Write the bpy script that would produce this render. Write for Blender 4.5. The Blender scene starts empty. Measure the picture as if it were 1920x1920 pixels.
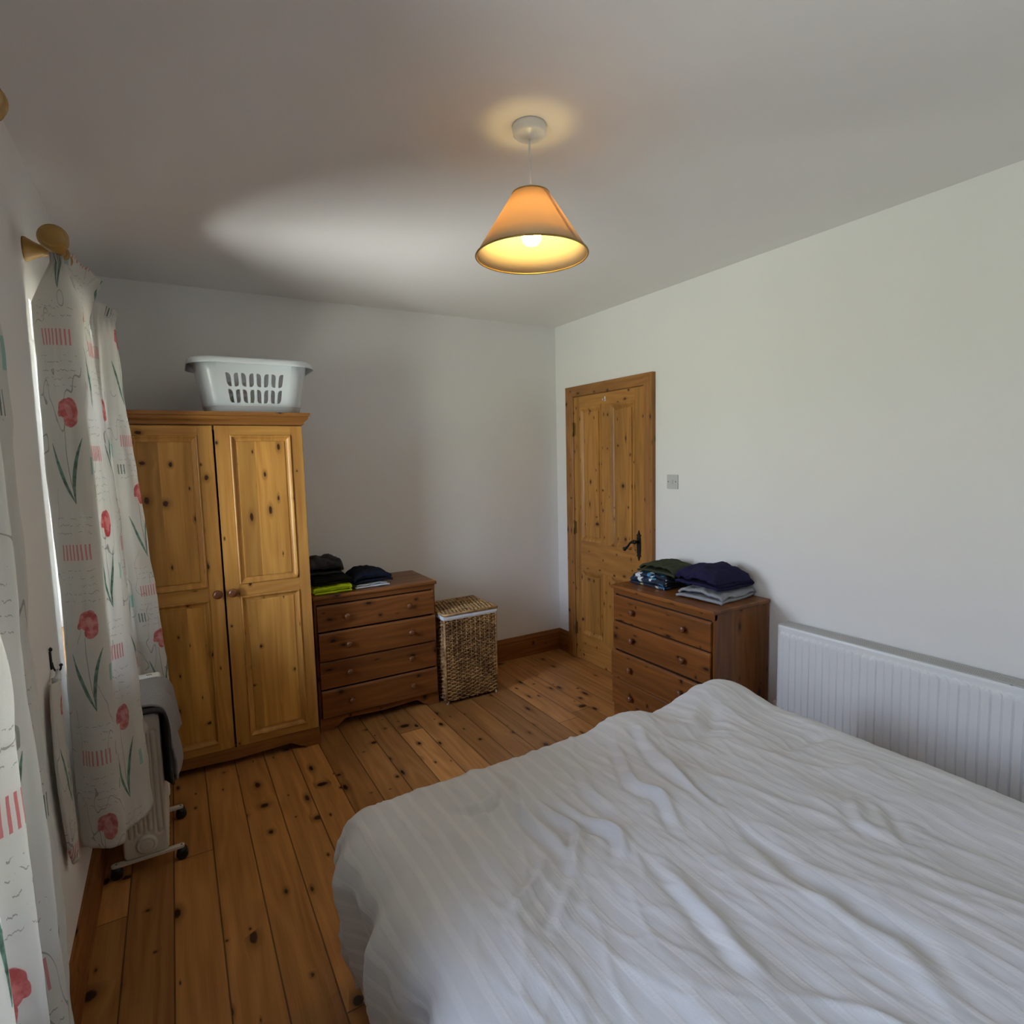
import bpy, bmesh, math, random
import numpy as np
from mathutils import Vector, Matrix
random.seed(7)
rng = np.random.RandomState(11)
SC = bpy.context.scene
COL = SC.collection

# ------------------------------------------------------------------ camera
PITCH, ROLL, YAW, FPX = math.radians(5.445), math.radians(-1.38), math.radians(30.494), 1077.2
cam_data = bpy.data.cameras.new('camera')
cam = bpy.data.objects.new('camera', cam_data); COL.objects.link(cam)
cam_data.sensor_width = 36.0; cam_data.lens = FPX / 1920 * 36.0
cam_data.clip_start = 0.02
_f = Vector((math.sin(YAW)*math.cos(PITCH), math.cos(YAW)*math.cos(PITCH), -math.sin(PITCH)))
_r = Vector((math.cos(YAW), -math.sin(YAW), 0)); _u = _r.cross(_f)
_r2 = math.cos(ROLL)*_r + math.sin(ROLL)*_u; _u2 = -math.sin(ROLL)*_r + math.cos(ROLL)*_u
mw = Matrix.Identity(4)
for i in range(3):
    mw[i][0] = _r2[i]; mw[i][1] = _u2[i]; mw[i][2] = -_f[i]
mw[0][3], mw[1][3], mw[2][3] = 0.345, 0.0, 1.563
cam.matrix_world = mw
SC.camera = cam

# ------------------------------------------------------------------ view, sky, light
SC.view_settings.view_transform = 'Standard'; SC.view_settings.look = 'None'
SC.view_settings.gamma = 1.0; SC.view_settings.use_curve_mapping = False
SC.view_settings.exposure = 0.12
SC.cycles.use_denoising = True
SC.cycles.max_bounces = 8; SC.cycles.diffuse_bounces = 5; SC.cycles.use_adaptive_sampling = True; SC.cycles.adaptive_threshold = 0.06; SC.cycles.transparent_max_bounces = 12
SC.cycles.caustics_reflective = False; SC.cycles.caustics_refractive = False
SC.cycles.sample_clamp_indirect = 6.0
SKY_TOP = (0.46, 0.62, 1.0, 1); SKY_LOW = (0.62, 0.65, 0.70, 1); GROUND = (0.92, 0.92, 0.88, 1); HORIZON_DIM = (0.66, 0.70, 0.58, 1)  # the dim band below the horizon is added to balance the room light
SKY_STRENGTH = 41.0
BULB_STRENGTH = 60.0

# room dimensions (metres): x from the window wall, y away from the camera, z up
W, D, H, Y0 = 2.988, 3.763, 2.556, -0.62
WIN = [(2.34, 3.08), (0.46, 1.02)]          # two windows in the left wall (y ranges)
WZ0, WZ1, WT = 0.86, 2.09, 0.30

world = bpy.data.worlds.new('sky'); SC.world = world; world.use_nodes = True
wn = world.node_tree; wn.nodes.clear()
wo = wn.nodes.new('ShaderNodeOutputWorld'); wb = wn.nodes.new('ShaderNodeBackground')
tc = wn.nodes.new('ShaderNodeTexCoord'); sp = wn.nodes.new('ShaderNodeSeparateXYZ')
rp = wn.nodes.new('ShaderNodeValToRGB'); mr = wn.nodes.new('ShaderNodeMapRange')
mr.inputs['From Min'].default_value = -1; mr.inputs['From Max'].default_value = 1
wn.links.new(tc.outputs['Generated'], sp.inputs[0]); wn.links.new(sp.outputs[2], mr.inputs[0])
wn.links.new(mr.outputs[0], rp.inputs[0]); wn.links.new(rp.outputs[0], wb.inputs[0])
wn.links.new(wb.outputs[0], wo.inputs[0])
e = rp.color_ramp.elements
e[0].position = 0.0; e[0].color = GROUND
e[1].position = 1.0; e[1].color = SKY_TOP
g_ = e.new(0.27); g_.color = GROUND; h_ = e.new(0.37); h_.color = HORIZON_DIM   # unseen bands shaped for the room light: bright steeply below, dim near the horizon
a_ = e.new(0.485); a_.color = HORIZON_DIM
b_ = e.new(0.515); b_.color = SKY_LOW
c_ = e.new(0.66); c_.color = (0.60, 0.70, 0.92, 1)
wb.inputs[1].default_value = SKY_STRENGTH
for k, (ya, yb) in enumerate(WIN):          # portals: they emit nothing, they only guide sky sampling
    L = bpy.data.lights.new('window_portal', 'AREA'); L.shape = 'RECTANGLE'
    L.size = WZ1 - WZ0; L.size_y = yb - ya
    L.cycles.is_portal = True
    o = bpy.data.objects.new('window_portal', L); COL.objects.link(o)
    o.location = (-WT - 0.01, (ya+yb)/2, (WZ0+WZ1)/2); o.rotation_euler = (0, -math.pi/2, 0)

# ------------------------------------------------------------------ node helpers
class X:
    """a scalar socket with arithmetic"""
    def __init__(s, nt, v): s.nt, s.v = nt, v
    def m(s, op, *args, clamp=False):
        n = s.nt.nodes.new('ShaderNodeMath'); n.operation = op; n.use_clamp = clamp
        for i, a in enumerate((s,) + args):
            a = a.v if isinstance(a, X) else a
            if isinstance(a, (int, float)): n.inputs[i].default_value = a
            else: s.nt.links.new(a, n.inputs[i])
        return X(s.nt, n.outputs[0])
    def __add__(s, o): return s.m('ADD', o)
    def __radd__(s, o): return s.m('ADD', o)
    def __sub__(s, o): return s.m('SUBTRACT', o)
    def __rsub__(s, o): return X(s.nt, o).m('SUBTRACT', s)
    def __mul__(s, o): return s.m('MULTIPLY', o)
    def __rmul__(s, o): return s.m('MULTIPLY', o)
    def __truediv__(s, o): return s.m('DIVIDE', o)
    def floor(s): return s.m('FLOOR')
    def frac(s): return s.m('FRACT')
    def sin(s): return s.m('SINE')
    def abs(s): return s.m('ABSOLUTE')
    def sqrt(s): return s.m('SQRT')
    def exp(s): return s.m('EXPONENT')
    def mx(s, o): return s.m('MAXIMUM', o)
    def mn(s, o): return s.m('MINIMUM', o)
    def gt(s, o): return s.m('GREATER_THAN', o)
    def lt(s, o): return s.m('LESS_THAN', o)
    def sm(s, a, b):                      # smooth 0..1 from a to b (a may exceed b)
        n = s.nt.nodes.new('ShaderNodeMapRange'); n.interpolation_type = 'SMOOTHSTEP'
        flip = not isinstance(a, X) and not isinstance(b, X) and a > b
        lo, hi = (b, a) if flip else (a, b)
        s.nt.links.new(s.v, n.inputs[0])
        for i, q in ((1, lo), (2, hi)):
            if isinstance(q, X): s.nt.links.new(q.v, n.inputs[i])
            else: n.inputs[i].default_value = q
        n.inputs[3].default_value = 1.0 if flip else 0.0
        n.inputs[4].default_value = 0.0 if flip else 1.0
        return X(s.nt, n.outputs[0])

def new_mat(name):
    m = bpy.data.materials.new(name); m.use_nodes = True
    nt = m.node_tree
    return m, nt, nt.nodes['Principled BSDF']
def comb(nt, a, b, c=0.0):
    n = nt.nodes.new('ShaderNodeCombineXYZ')
    for i, q in enumerate((a, b, c)):
        if isinstance(q, X): nt.links.new(q.v, n.inputs[i])
        else: n.inputs[i].default_value = q
    return n.outputs[0]
def noise(nt, vec, scale=1.0, detail=2.0, rough=0.5):
    n = nt.nodes.new('ShaderNodeTexNoise'); n.inputs['Scale'].default_value = scale
    n.inputs['Detail'].default_value = detail; n.inputs['Roughness'].default_value = rough
    nt.links.new(vec, n.inputs['Vector']); return X(nt, n.outputs[0])
def wnoise(nt, a, b=0.0):
    n = nt.nodes.new('ShaderNodeTexWhiteNoise'); n.noise_dimensions = '2D'
    nt.links.new(comb(nt, a, b), n.inputs['Vector']); return X(nt, n.outputs[0])
def mixc(nt, f, a, b, mode='MIX'):
    n = nt.nodes.new('ShaderNodeMix'); n.data_type = 'RGBA'; n.blend_type = mode
    if isinstance(f, X): nt.links.new(f.v, n.inputs[0])
    else: n.inputs[0].default_value = f
    for i, q in ((6, a), (7, b)):
        if isinstance(q, tuple): n.inputs[i].default_value = (q + (1,))[:4]
        else: nt.links.new(q, n.inputs[i])
    return n.outputs[2]
def uvxy(nt, obj=False):
    t = nt.nodes.new('ShaderNodeTexCoord'); s = nt.nodes.new('ShaderNodeSeparateXYZ')
    nt.links.new(t.outputs['Object' if obj else 'UV'], s.inputs[0])
    return X(nt, s.outputs[0]), X(nt, s.outputs[1]), X(nt, s.outputs[2])
def bump(nt, bsdf, h, strength=0.3, dist=0.002):
    b = nt.nodes.new('ShaderNodeBump'); b.inputs['Strength'].default_value = strength
    b.inputs['Distance'].default_value = dist
    nt.links.new(h.v if isinstance(h, X) else h, b.inputs['Height'])
    nt.links.new(b.outputs[0], bsdf.inputs['Normal'])

def plain(name, col, rough=0.5, metal=0.0, tex=None, spec=0.5):
    m, nt, b = new_mat(name)
    b.inputs['Base Color'].default_value = col + (1,)
    b.inputs['Roughness'].default_value = rough; b.inputs['Metallic'].default_value = metal
    b.inputs['Specular IOR Level'].default_value = spec
    if tex:
        sc, amt, bs = tex
        t = nt.nodes.new('ShaderNodeTexCoord')
        n = noise(nt, t.outputs['Object'], sc, 4, 0.6)
        c = mixc(nt, n, tuple(q*(1-amt) for q in col), tuple(min(1, q*(1+amt)) for q in col))
        nt.links.new(c, b.inputs['Base Color'])
        if bs: bump(nt, b, n, bs, 0.003)
    return m

def pine(name, light, dark, knot, rough=0.35, plank=0.0, off=0.0, tone=0.25, knots=0.55, kx=0.075, ky=0.21,
         kr=(0.004, 0.010), seam=0.0, joint=0.0, coat=0.0):
    m, nt, b = new_mat(name)
    U, V, _ = uvxy(nt)
    U0, V0 = U, V
    if plank:
        pf = (U - off) / plank; pid = pf.floor(); fu = pf.frac()
        r1 = wnoise(nt, pid, 3.7); V = V + r1*6.3; U = U + r1*1.7
        if joint:
            jf = V / joint; r1 = wnoise(nt, pid, jf.floor()); fj = jf.frac()
    else: r1 = None
    vor = nt.nodes.new('ShaderNodeTexVoronoi'); vor.voronoi_dimensions = '2D'; vor.feature = 'F1'
    vor.inputs['Scale'].default_value = 1.0; vor.inputs['Randomness'].default_value = 0.85
    nt.links.new(comb(nt, U/kx, V/ky), vor.inputs['Vector'])
    sp_ = nt.nodes.new('ShaderNodeSeparateXYZ'); nt.links.new(vor.outputs['Position'], sp_.inputs[0])
    sc_ = nt.nodes.new('ShaderNodeSeparateColor'); nt.links.new(vor.outputs['Color'], sc_.inputs[0])
    c1, c2 = X(nt, sc_.outputs[0]), X(nt, sc_.outputs[1])
    dU = U - X(nt, sp_.outputs[0])*kx; dV = V - X(nt, sp_.outputs[1])*ky
    wob = noise(nt, comb(nt, U, V), 60.0, 2) - 0.5
    c3 = X(nt, sc_.outputs[2]); ea = c3*1.3 + 0.55
    r = ((dU*ea)*(dU*ea) + dV*dV*0.6/ea).sqrt() + wob*0.009
    has = c1.lt(knots)
    rad = c2*c2*(kr[1]-kr[0]) + kr[0]
    q = r / rad
    core = q.sm(1.15, 0.7) * has
    halo = q.sm(3.0, 0.9) * has
    bend = ((q*q*-0.12).exp()) * has
    Uw = U - dU*bend*0.85
    big = noise(nt, comb(nt, Uw*7.0, V*0.9), 1.0, 1.5)
    rings = ((big*42.0 + Uw*60.0).sin())*0.5 + 0.5
    fine = noise(nt, comb(nt, Uw*230.0, V*5.0), 1.0, 3)
    mid = noise(nt, comb(nt, Uw*38.0, V*1.3), 1.0, 3)
    g = (rings*0.30 + (mid-0.5)*1.1 + (fine-0.5)*0.5 + 0.32).m('ADD', 0.0, clamp=True)
    c = mixc(nt, g, light, dark)
    blot = noise(nt, comb(nt, U*3.0, V*1.2), 1.0, 2)
    tn = (blot - 0.5)*0.5 + 1.0
    if r1 is not None: tn = tn * ((r1-0.5)*(2*tone) + 1.0)
    hsv = nt.nodes.new('ShaderNodeHueSaturation'); nt.links.new(c, hsv.inputs['Color'])
    nt.links.new(tn.v, hsv.inputs['Value']); c = hsv.outputs[0]
    c = mixc(nt, halo*0.6, c, tuple(0.55*a for a in dark))
    c = mixc(nt, core, c, knot)
    h = g*0.3
    if plank and seam:
        e1 = (fu - 0.5).abs().sm(0.5 - seam/plank*1.6, 0.5 - seam/plank*0.5)
        if joint: e1 = e1.mx((fj - 0.5).abs().sm(0.5 - seam/joint*1.4, 0.5 - seam/joint*0.5))
        c = mixc(nt, e1*0.8, c, tuple(0.14*a for a in dark))
        h = h - e1*2.0
    nt.links.new(c, b.inputs['Base Color'])
    b.inputs['Roughness'].default_value = rough
    b.inputs['Specular IOR Level'].default_value = 0.35
    rr = g*0.12 + rough; nt.links.new(rr.v, b.inputs['Roughness'])
    bump(nt, b, h, 0.25, 0.0015)
    return m

M = {}
M['wall'] = plain('wall_paint', (0.84, 0.83, 0.825), 0.62, tex=(3.0, 0.015, 0.03))
M['ceiling'] = plain('ceiling_paint', (0.86, 0.845, 0.84), 0.8, tex=(2.5, 0.02, 0.03))
M['floor'] = pine('pine_floorboards', (0.50, 0.23, 0.072), (0.26, 0.10, 0.028), (0.028, 0.010, 0.004), 0.30,
                  plank=0.140, off=0.107, tone=0.30, knots=0.50, kx=0.085, ky=0.19, kr=(0.0035, 0.019), seam=0.0022, joint=2.7)
M['ward'] = pine('honey_pine', (0.60, 0.31, 0.075), (0.36, 0.150, 0.030), (0.045, 0.016, 0.006), 0.30,
                 plank=0.085, tone=0.22, knots=0.80, kx=0.095, ky=0.23, kr=(0.004, 0.015))
M['trimw'] = pine('honey_pine_rail', (0.57, 0.29, 0.072), (0.35, 0.145, 0.031), (0.045, 0.016, 0.006), 0.30, knots=0.55)
M['cornice'] = pine('brown_pine_cornice', (0.33, 0.14, 0.035), (0.17, 0.065, 0.016), (0.03, 0.012, 0.005), 0.32, knots=0.25)
M['door'] = pine('knotty_door_pine', (0.50, 0.24, 0.056), (0.30, 0.122, 0.026), (0.040, 0.014, 0.006), 0.33,
                 plank=0.095, tone=0.16, knots=0.62, kx=0.065, ky=0.17, kr=(0.004, 0.012))
M['doorr'] = pine('knotty_door_rail', (0.48, 0.225, 0.054), (0.30, 0.122, 0.026), (0.040, 0.014, 0.006), 0.33,
                  knots=0.6, kx=0.07, ky=0.15)
M['casing'] = pine('brown_pine_casing', (0.40, 0.18, 0.048), (0.22, 0.088, 0.023), (0.035, 0.012, 0.005), 0.35,
                   knots=0.6, kx=0.06, ky=0.16)
M['skirt'] = pine('skirting_pine', (0.30, 0.115, 0.030), (0.16, 0.055, 0.014), (0.03, 0.010, 0.004), 0.32, knots=0.5, kx=0.12, ky=0.3)
M['chest'] = pine('reddish_pine', (0.26, 0.092, 0.022), (0.125, 0.040, 0.009), (0.022, 0.008, 0.003), 0.28,
                  plank=0.09, tone=0.16, knots=0.45, kx=0.08, ky=0.17, kr=(0.004, 0.012))
M['knob'] = plain('turned_knob', (0.17, 0.060, 0.022), 0.22, tex=(40, 0.25, 0.0))
M['pole'] = plain('varnished_beech', (0.42, 0.24, 0.060), 0.22, tex=(25, 0.2, 0.0))
M['white'] = plain('white_plastic', (0.80, 0.82, 0.84), 0.30)
M['basket'] = plain('glossy_white_plastic', (0.74, 0.78, 0.82), 0.22)
M['rad'] = plain('white_enamel', (0.78, 0.79, 0.81), 0.30)
M['radtop'] = plain('radiator_grille', (0.50, 0.50, 0.49), 0.4)
M['heater'] = plain('cream_enamel', (0.62, 0.58, 0.52), 0.35)
M['black'] = plain('black_plastic', (0.012, 0.012, 0.013), 0.45)
M['iron'] = plain('black_iron', (0.010, 0.010, 0.010), 0.45, metal=0.3, tex=(90, 0.3, 0.2))
M['brass'] = plain('dull_brass', (0.30, 0.19, 0.06), 0.4, metal=0.8)
M['steel'] = plain('dark_screw', (0.10, 0.10, 0.10), 0.4, metal=0.6)
M['upvc'] = plain('window_frame_white', (0.80, 0.79, 0.76), 0.35)
M['sill'] = pine('sill_pine', (0.45, 0.22, 0.06), (0.26, 0.11, 0.03), (0.03, 0.01, 0.004), 0.3)
M['switch'] = plain('switch_plastic', (0.56, 0.56, 0.56), 0.35)
M['liner'] = plain('white_cotton_liner', (0.72, 0.74, 0.80), 0.8, tex=(80, 0.06, 0.2))
M['inside_shade'] = plain('painted_inside_shade', (0.03, 0.015, 0.008), 0.8)  # near-black colour standing in for shade inside hollow furniture

def wicker_mat(name, lo, hi):
    m, nt, b = new_mat(name)
    t = nt.nodes.new('ShaderNodeTexCoord')
    n = noise(nt, t.outputs['Object'], 45.0, 3, 0.7)
    n2 = noise(nt, t.outputs['Object'], 9.0, 2, 0.6)
    c = mixc(nt, (n*0.7 + n2*0.5).sm(0.40, 0.80), lo, hi)
    nt.links.new(c, b.inputs['Base Color']); b.inputs['Roughness'].default_value = 0.55
    bump(nt, b, n, 0.3, 0.001)
    return m
M['wicker'] = wicker_mat('wicker_cane', (0.13, 0.050, 0.018), (0.56, 0.33, 0.13))
M['wickerlid'] = wicker_mat('wicker_cane_lid', (0.20, 0.09, 0.03), (0.58, 0.37, 0.16))

def fabric(name, col, rough=0.9, scale=350.0, st=0.25, amt=0.12, big=0.1):
    m, nt, b = new_mat(name)
    t = nt.nodes.new('ShaderNodeTexCoord')
    n = noise(nt, t.outputs['Object'], scale, 2, 0.6)
    n2 = noise(nt, t.outputs['Object'], 14.0, 3, 0.6)
    c = mixc(nt, n*0.6 + n2*0.4, tuple(q*(1-amt-big) for q in col), tuple(min(1, q*(1+amt+big)) for q in col))
    nt.links.new(c, b.inputs['Base Color']); b.inputs['Roughness'].default_value = rough
    b.inputs['Specular IOR Level'].default_value = 0.15
    bump(nt, b, n, st, 0.0008)
    return m
M['navy'] = fabric('navy_fleece', (0.017, 0.016, 0.052))
M['navy2'] = fabric('dark_navy_knit', (0.010, 0.014, 0.028))
M['charcoal'] = fabric('charcoal_nylon', (0.034, 0.034, 0.040), 0.6)
M['blackcl'] = fabric('black_fabric', (0.008, 0.009, 0.008), 0.8)
M['green'] = fabric('olive_green_cotton', (0.045, 0.052, 0.030))
M['greymarl'] = fabric('grey_marl_jersey', (0.30, 0.31, 0.34), amt=0.3, scale=500)
M['hivis'] = fabric('hi_vis_yellow', (0.62, 0.80, 0.02), 0.6, amt=0.03, big=0.03)
M['shirtw'] = fabric('white_shirt', (0.62, 0.64, 0.68), 0.8, amt=0.03, big=0.03)

def print_fabric():                       # dark blue tee with pale blue, white and sand printed blocks
    m, nt, b = new_mat('blue_printed_cotton')
    t = nt.nodes.new('ShaderNodeTexCoord')
    v = nt.nodes.new('ShaderNodeTexVoronoi'); v.inputs['Scale'].default_value = 34.0; v.distance = 'CHEBYCHEV'
    nt.links.new(t.outputs['Object'], v.inputs['Vector'])
    r = nt.nodes.new('ShaderNodeSeparateColor'); nt.links.new(v.outputs['Color'], r.inputs[0])
    ramp = nt.nodes.new('ShaderNodeValToRGB'); ramp.color_ramp.interpolation = 'CONSTANT'
    el = ramp.color_ramp.elements; el[0].color = (0.01, 0.02, 0.045, 1); el[1].position = 0.42; el[1].color = (0.035, 0.13, 0.24, 1)
    for p, c in ((0.60, (0.01, 0.015, 0.03, 1)), (0.74, (0.07, 0.28, 0.50, 1)), (0.87, (0.45, 0.36, 0.20, 1)), (0.94, (0.7, 0.75, 0.8, 1))):
        q = el.new(p); q.color = c
    nt.links.new(r.outputs[0], ramp.inputs[0]); nt.links.new(ramp.outputs[0], b.inputs['Base Color'])
    b.inputs['Roughness'].default_value = 0.8
    return m
M['print'] = print_fabric()

def waffle(name, col):
    m, nt, b = new_mat(name)
    U, V, _ = uvxy(nt)
    w = ((V*2*math.pi/0.0105).sin()*0.5 + 0.5)*0.7 + ((U*2*math.pi/0.006).sin()*0.5 + 0.5)*0.3
    c = mixc(nt, w, tuple(0.6*q for q in col), tuple(1.25*q for q in col))
    nt.links.new(c, b.inputs['Base Color']); b.inputs['Roughness'].default_value = 0.95
    b.inputs['Specular IOR Level'].default_value = 0.1
    bump(nt, b, w, 0.6, 0.002)
    return m
M['towel'] = waffle('grey_waffle_towelling', (0.30, 0.29, 0.30))
M['toweld'] = waffle('dark_grey_towelling', (0.055, 0.055, 0.06))

def duvet_mat():
    m, nt, b = new_mat('white_seersucker_cotton')
    U, V, _ = uvxy(nt)
    Uw = U + (noise(nt, comb(nt, U*2.0, V*1.5), 1.0, 2) - 0.5)*0.03
    band = ((Uw/0.050).frac() - 0.5).abs().sm(0.22, 0.10)
    pk = noise(nt, comb(nt, U*90.0, V*220.0), 1.0, 2)
    cr = noise(nt, comb(nt, U*38.0, V*9.0), 1.0, 4, 0.6)
    weave = noise(nt, comb(nt, U*700.0, V*700.0), 1.0, 1)
    col = mixc(nt, band, (0.67, 0.67, 0.70), (0.72, 0.715, 0.74))
    nt.links.new(col, b.inputs['Base Color']); b.inputs['Roughness'].default_value = 0.9
    b.inputs['Specular IOR Level'].default_value = 0.12
    bump(nt, b, band*0.10 + band*pk*0.22 + cr*0.5 + weave*0.08, 0.6, 0.0040)
    return m
M['duvet'] = duvet_mat()

def curtain_mat():
    """cream cloth printed with pink tulips, green leaves, barcode bars and faint handwriting"""
    m, nt, b = new_mat('tulip_print_curtain')
    U, V, _ = uvxy(nt)                    # V = metres below the hem-to-top datum, growing downward
    cw, ch = 0.150, 0.667
    cid = (U/cw).floor(); fu = (U/cw).frac()*cw
    odd = cid.m('MODULO', 2.0).abs()
    fv = ((V + odd*0.31 + ch*10)/ch).frac()*ch
    wx = noise(nt, comb(nt, U, V), 30.0, 2) - 0.5
    wy = noise(nt, comb(nt, U+5.0, V), 30.0, 2) - 0.5
    x, y = fu + wx*0.010, fv + wy*0.012
    def ell(cx, cy, rx, ry, rot=0.0):
        dx, dy = x - cx, y - cy
        c_, s_ = math.cos(rot), math.sin(rot)
        a = (dx*c_ + dy*s_)/rx; d = (dy*c_ - dx*s_)/ry
        return (a*a + d*d).sm(1.05, 0.9)
    tul = ell(0.084, 0.248, 0.021, 0.030, 0.15).mx(ell(0.101, 0.250, 0.016, 0.034, -0.15)).mx(ell(0.096, 0.282, 0.018, 0.026, 0.2)).mx(ell(0.072, 0.256, 0.010, 0.020, 0.5))
    pale = ell(0.094, 0.256, 0.009, 0.022, -0.2)
    def leaf(cx, x0, x1, y0, y1, wd, bow):
        t = (fv - y0)/(y1 - y0); tt = t.m('ADD', 0.0, clamp=True)
        cxl = tt*(x1-x0) + x0 + (tt*(1.0-tt))*bow
        ww = (tt*(1.0-tt))*4.0*wd + 0.0006
        return ((fu - cxl).abs()/ww).sm(1.05, 0.85)*t.gt(0.0)*t.lt(1.0)
    lf = leaf(0, 0.030, 0.090, 0.355, 0.545, 0.0055, -0.012).mx(leaf(0, 0.122, 0.090, 0.340, 0.545, 0.0048, -0.045))
    stem = leaf(0, 0.078, 0.090, 0.300, 0.53, 0.0004, -0.022)
    bars = (fv.gt(0.005))*(fv.lt(0.055))*fu.gt(0.028)*fu.lt(0.118)*((fu + wx*0.003)/0.0112).frac().lt(0.42)
    bars2 = (fv.gt(0.130))*(fv.lt(0.172))*fu.gt(0.005)*fu.lt(0.040)*(fu/0.0112).frac().lt(0.4)*odd
    sq = (fv.gt(0.400))*(fv.lt(0.455))*fu.gt(0.136)
    # handwriting: thin wavy lines, broken up
    ln = noise(nt, comb(nt, U*60.0, V*8.0), 1.0, 3, 0.7)
    yy = V + (ln - 0.5)*0.036
    lines = ((yy/0.024).frac() - 0.5).abs().lt(0.045)
    brk = noise(nt, comb(nt, U*70.0, V*70.0+3.0), 1.0, 1).gt(0.50)
    zone = (fv.gt(0.085))*(fv.lt(0.195)) + (fv.gt(0.585))*(fv.lt(0.645))
    zone = zone*fu.gt(0.020)*fu.lt(0.130)
    sl = noise(nt, comb(nt, U*9.0, V*3.0), 1.0, 2, 0.6)
    long_ = (sl - 0.5).abs().lt(0.0035)*noise(nt, comb(nt, U*5.0, V*5.0), 1.0, 0).gt(0.52)
    txt = (zone*lines*brk).mx(long_)
    base = (0.72, 0.70, 0.665)
    c = mixc(nt, txt.m('ADD', 0.0, clamp=True)*0.55, base, (0.16, 0.15, 0.15))
    c = mixc(nt, stem*0.7, c, (0.08, 0.16, 0.12))
    wash = noise(nt, comb(nt, U, V), 45.0, 3, 0.6)
    pk = mixc(nt, wash.sm(0.35, 0.7), (0.52, 0.085, 0.10), (0.74, 0.33, 0.32))
    pk = mixc(nt, pale*0.5, pk, (0.75, 0.45, 0.45))
    c = mixc(nt, tul*0.88, c, pk)
    gr = mixc(nt, wash.sm(0.3, 0.7), (0.05, 0.14, 0.10), (0.20, 0.36, 0.30))
    c = mixc(nt, lf*0.88, c, gr)
    c = mixc(nt, bars*0.75, c, (0.62, 0.17, 0.19))
    c = mixc(nt, bars2*0.8, c, (0.08, 0.15, 0.13))
    c = mixc(nt, sq*0.6, c, (0.18, 0.50, 0.44))
    nt.nodes.remove(b)
    d = nt.nodes.new('ShaderNodeBsdfDiffuse'); t = nt.nodes.new('ShaderNodeBsdfTranslucent')
    ms = nt.nodes.new('ShaderNodeMixShader'); ms.inputs[0].default_value = 0.30
    nt.links.new(c, d.inputs[0]); nt.links.new(c, t.inputs[0])
    wv = noise(nt, comb(nt, U*500.0, V*500.0), 1.0, 1)
    bp = nt.nodes.new('ShaderNodeBump'); bp.inputs['Strength'].default_value = 0.15; bp.inputs['Distance'].default_value = 0.001
    nt.links.new(wv.v, bp.inputs['Height']); nt.links.new(bp.outputs[0], d.inputs['Normal'])
    nt.links.new(d.outputs[0], ms.inputs[1]); nt.links.new(t.outputs[0], ms.inputs[2])
    nt.links.new(ms.outputs[0], nt.nodes['Material Output'].inputs[0])
    return m
M['curtain'] = curtain_mat()

def glass_mat():
    m, nt, b = new_mat('window_glass'); nt.nodes.remove(b)
    tr = nt.nodes.new('ShaderNodeBsdfTransparent'); gl = nt.nodes.new('ShaderNodeBsdfGlossy')
    gl.inputs['Roughness'].default_value = 0.02; tr.inputs[0].default_value = (0.96, 0.98, 0.97, 1)
    fr = nt.nodes.new('ShaderNodeFresnel'); fr.inputs[0].default_value = 1.45
    ms = nt.nodes.new('ShaderNodeMixShader')
    nt.links.new(fr.outputs[0], ms.inputs[0]); nt.links.new(tr.outputs[0], ms.inputs[1]); nt.links.new(gl.outputs[0], ms.inputs[2])
    nt.links.new(ms.outputs[0], nt.nodes['Material Output'].inputs[0]); return m
M['glass'] = glass_mat()

def shade_mat():
    m, nt, b = new_mat('cream_lampshade_card'); nt.nodes.remove(b)
    d = nt.nodes.new('ShaderNodeBsdfDiffuse'); t = nt.nodes.new('ShaderNodeBsdfTranslucent')
    d.inputs[0].default_value = (0.72, 0.60, 0.42, 1); t.inputs[0].default_value = (0.92, 0.68, 0.40, 1)
    ms = nt.nodes.new('ShaderNodeMixShader'); ms.inputs[0].default_value = 0.34
    nt.links.new(d.outputs[0], ms.inputs[1]); nt.links.new(t.outputs[0], ms.inputs[2])
    nt.links.new(ms.outputs[0], nt.nodes['Material Output'].inputs[0]); return m
M['shade'] = shade_mat()
M['gold'] = plain('gold_trim', (0.42, 0.27, 0.07), 0.35, metal=0.6)
m, nt, b = new_mat('lit_bulb'); M['bulb'] = m
b.inputs['Base Color'].default_value = (1, 1, 1, 1); b.inputs['Emission Color'].default_value = (1.0, 0.74, 0.27, 1)
b.inputs['Emission Strength'].default_value = BULB_STRENGTH

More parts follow.
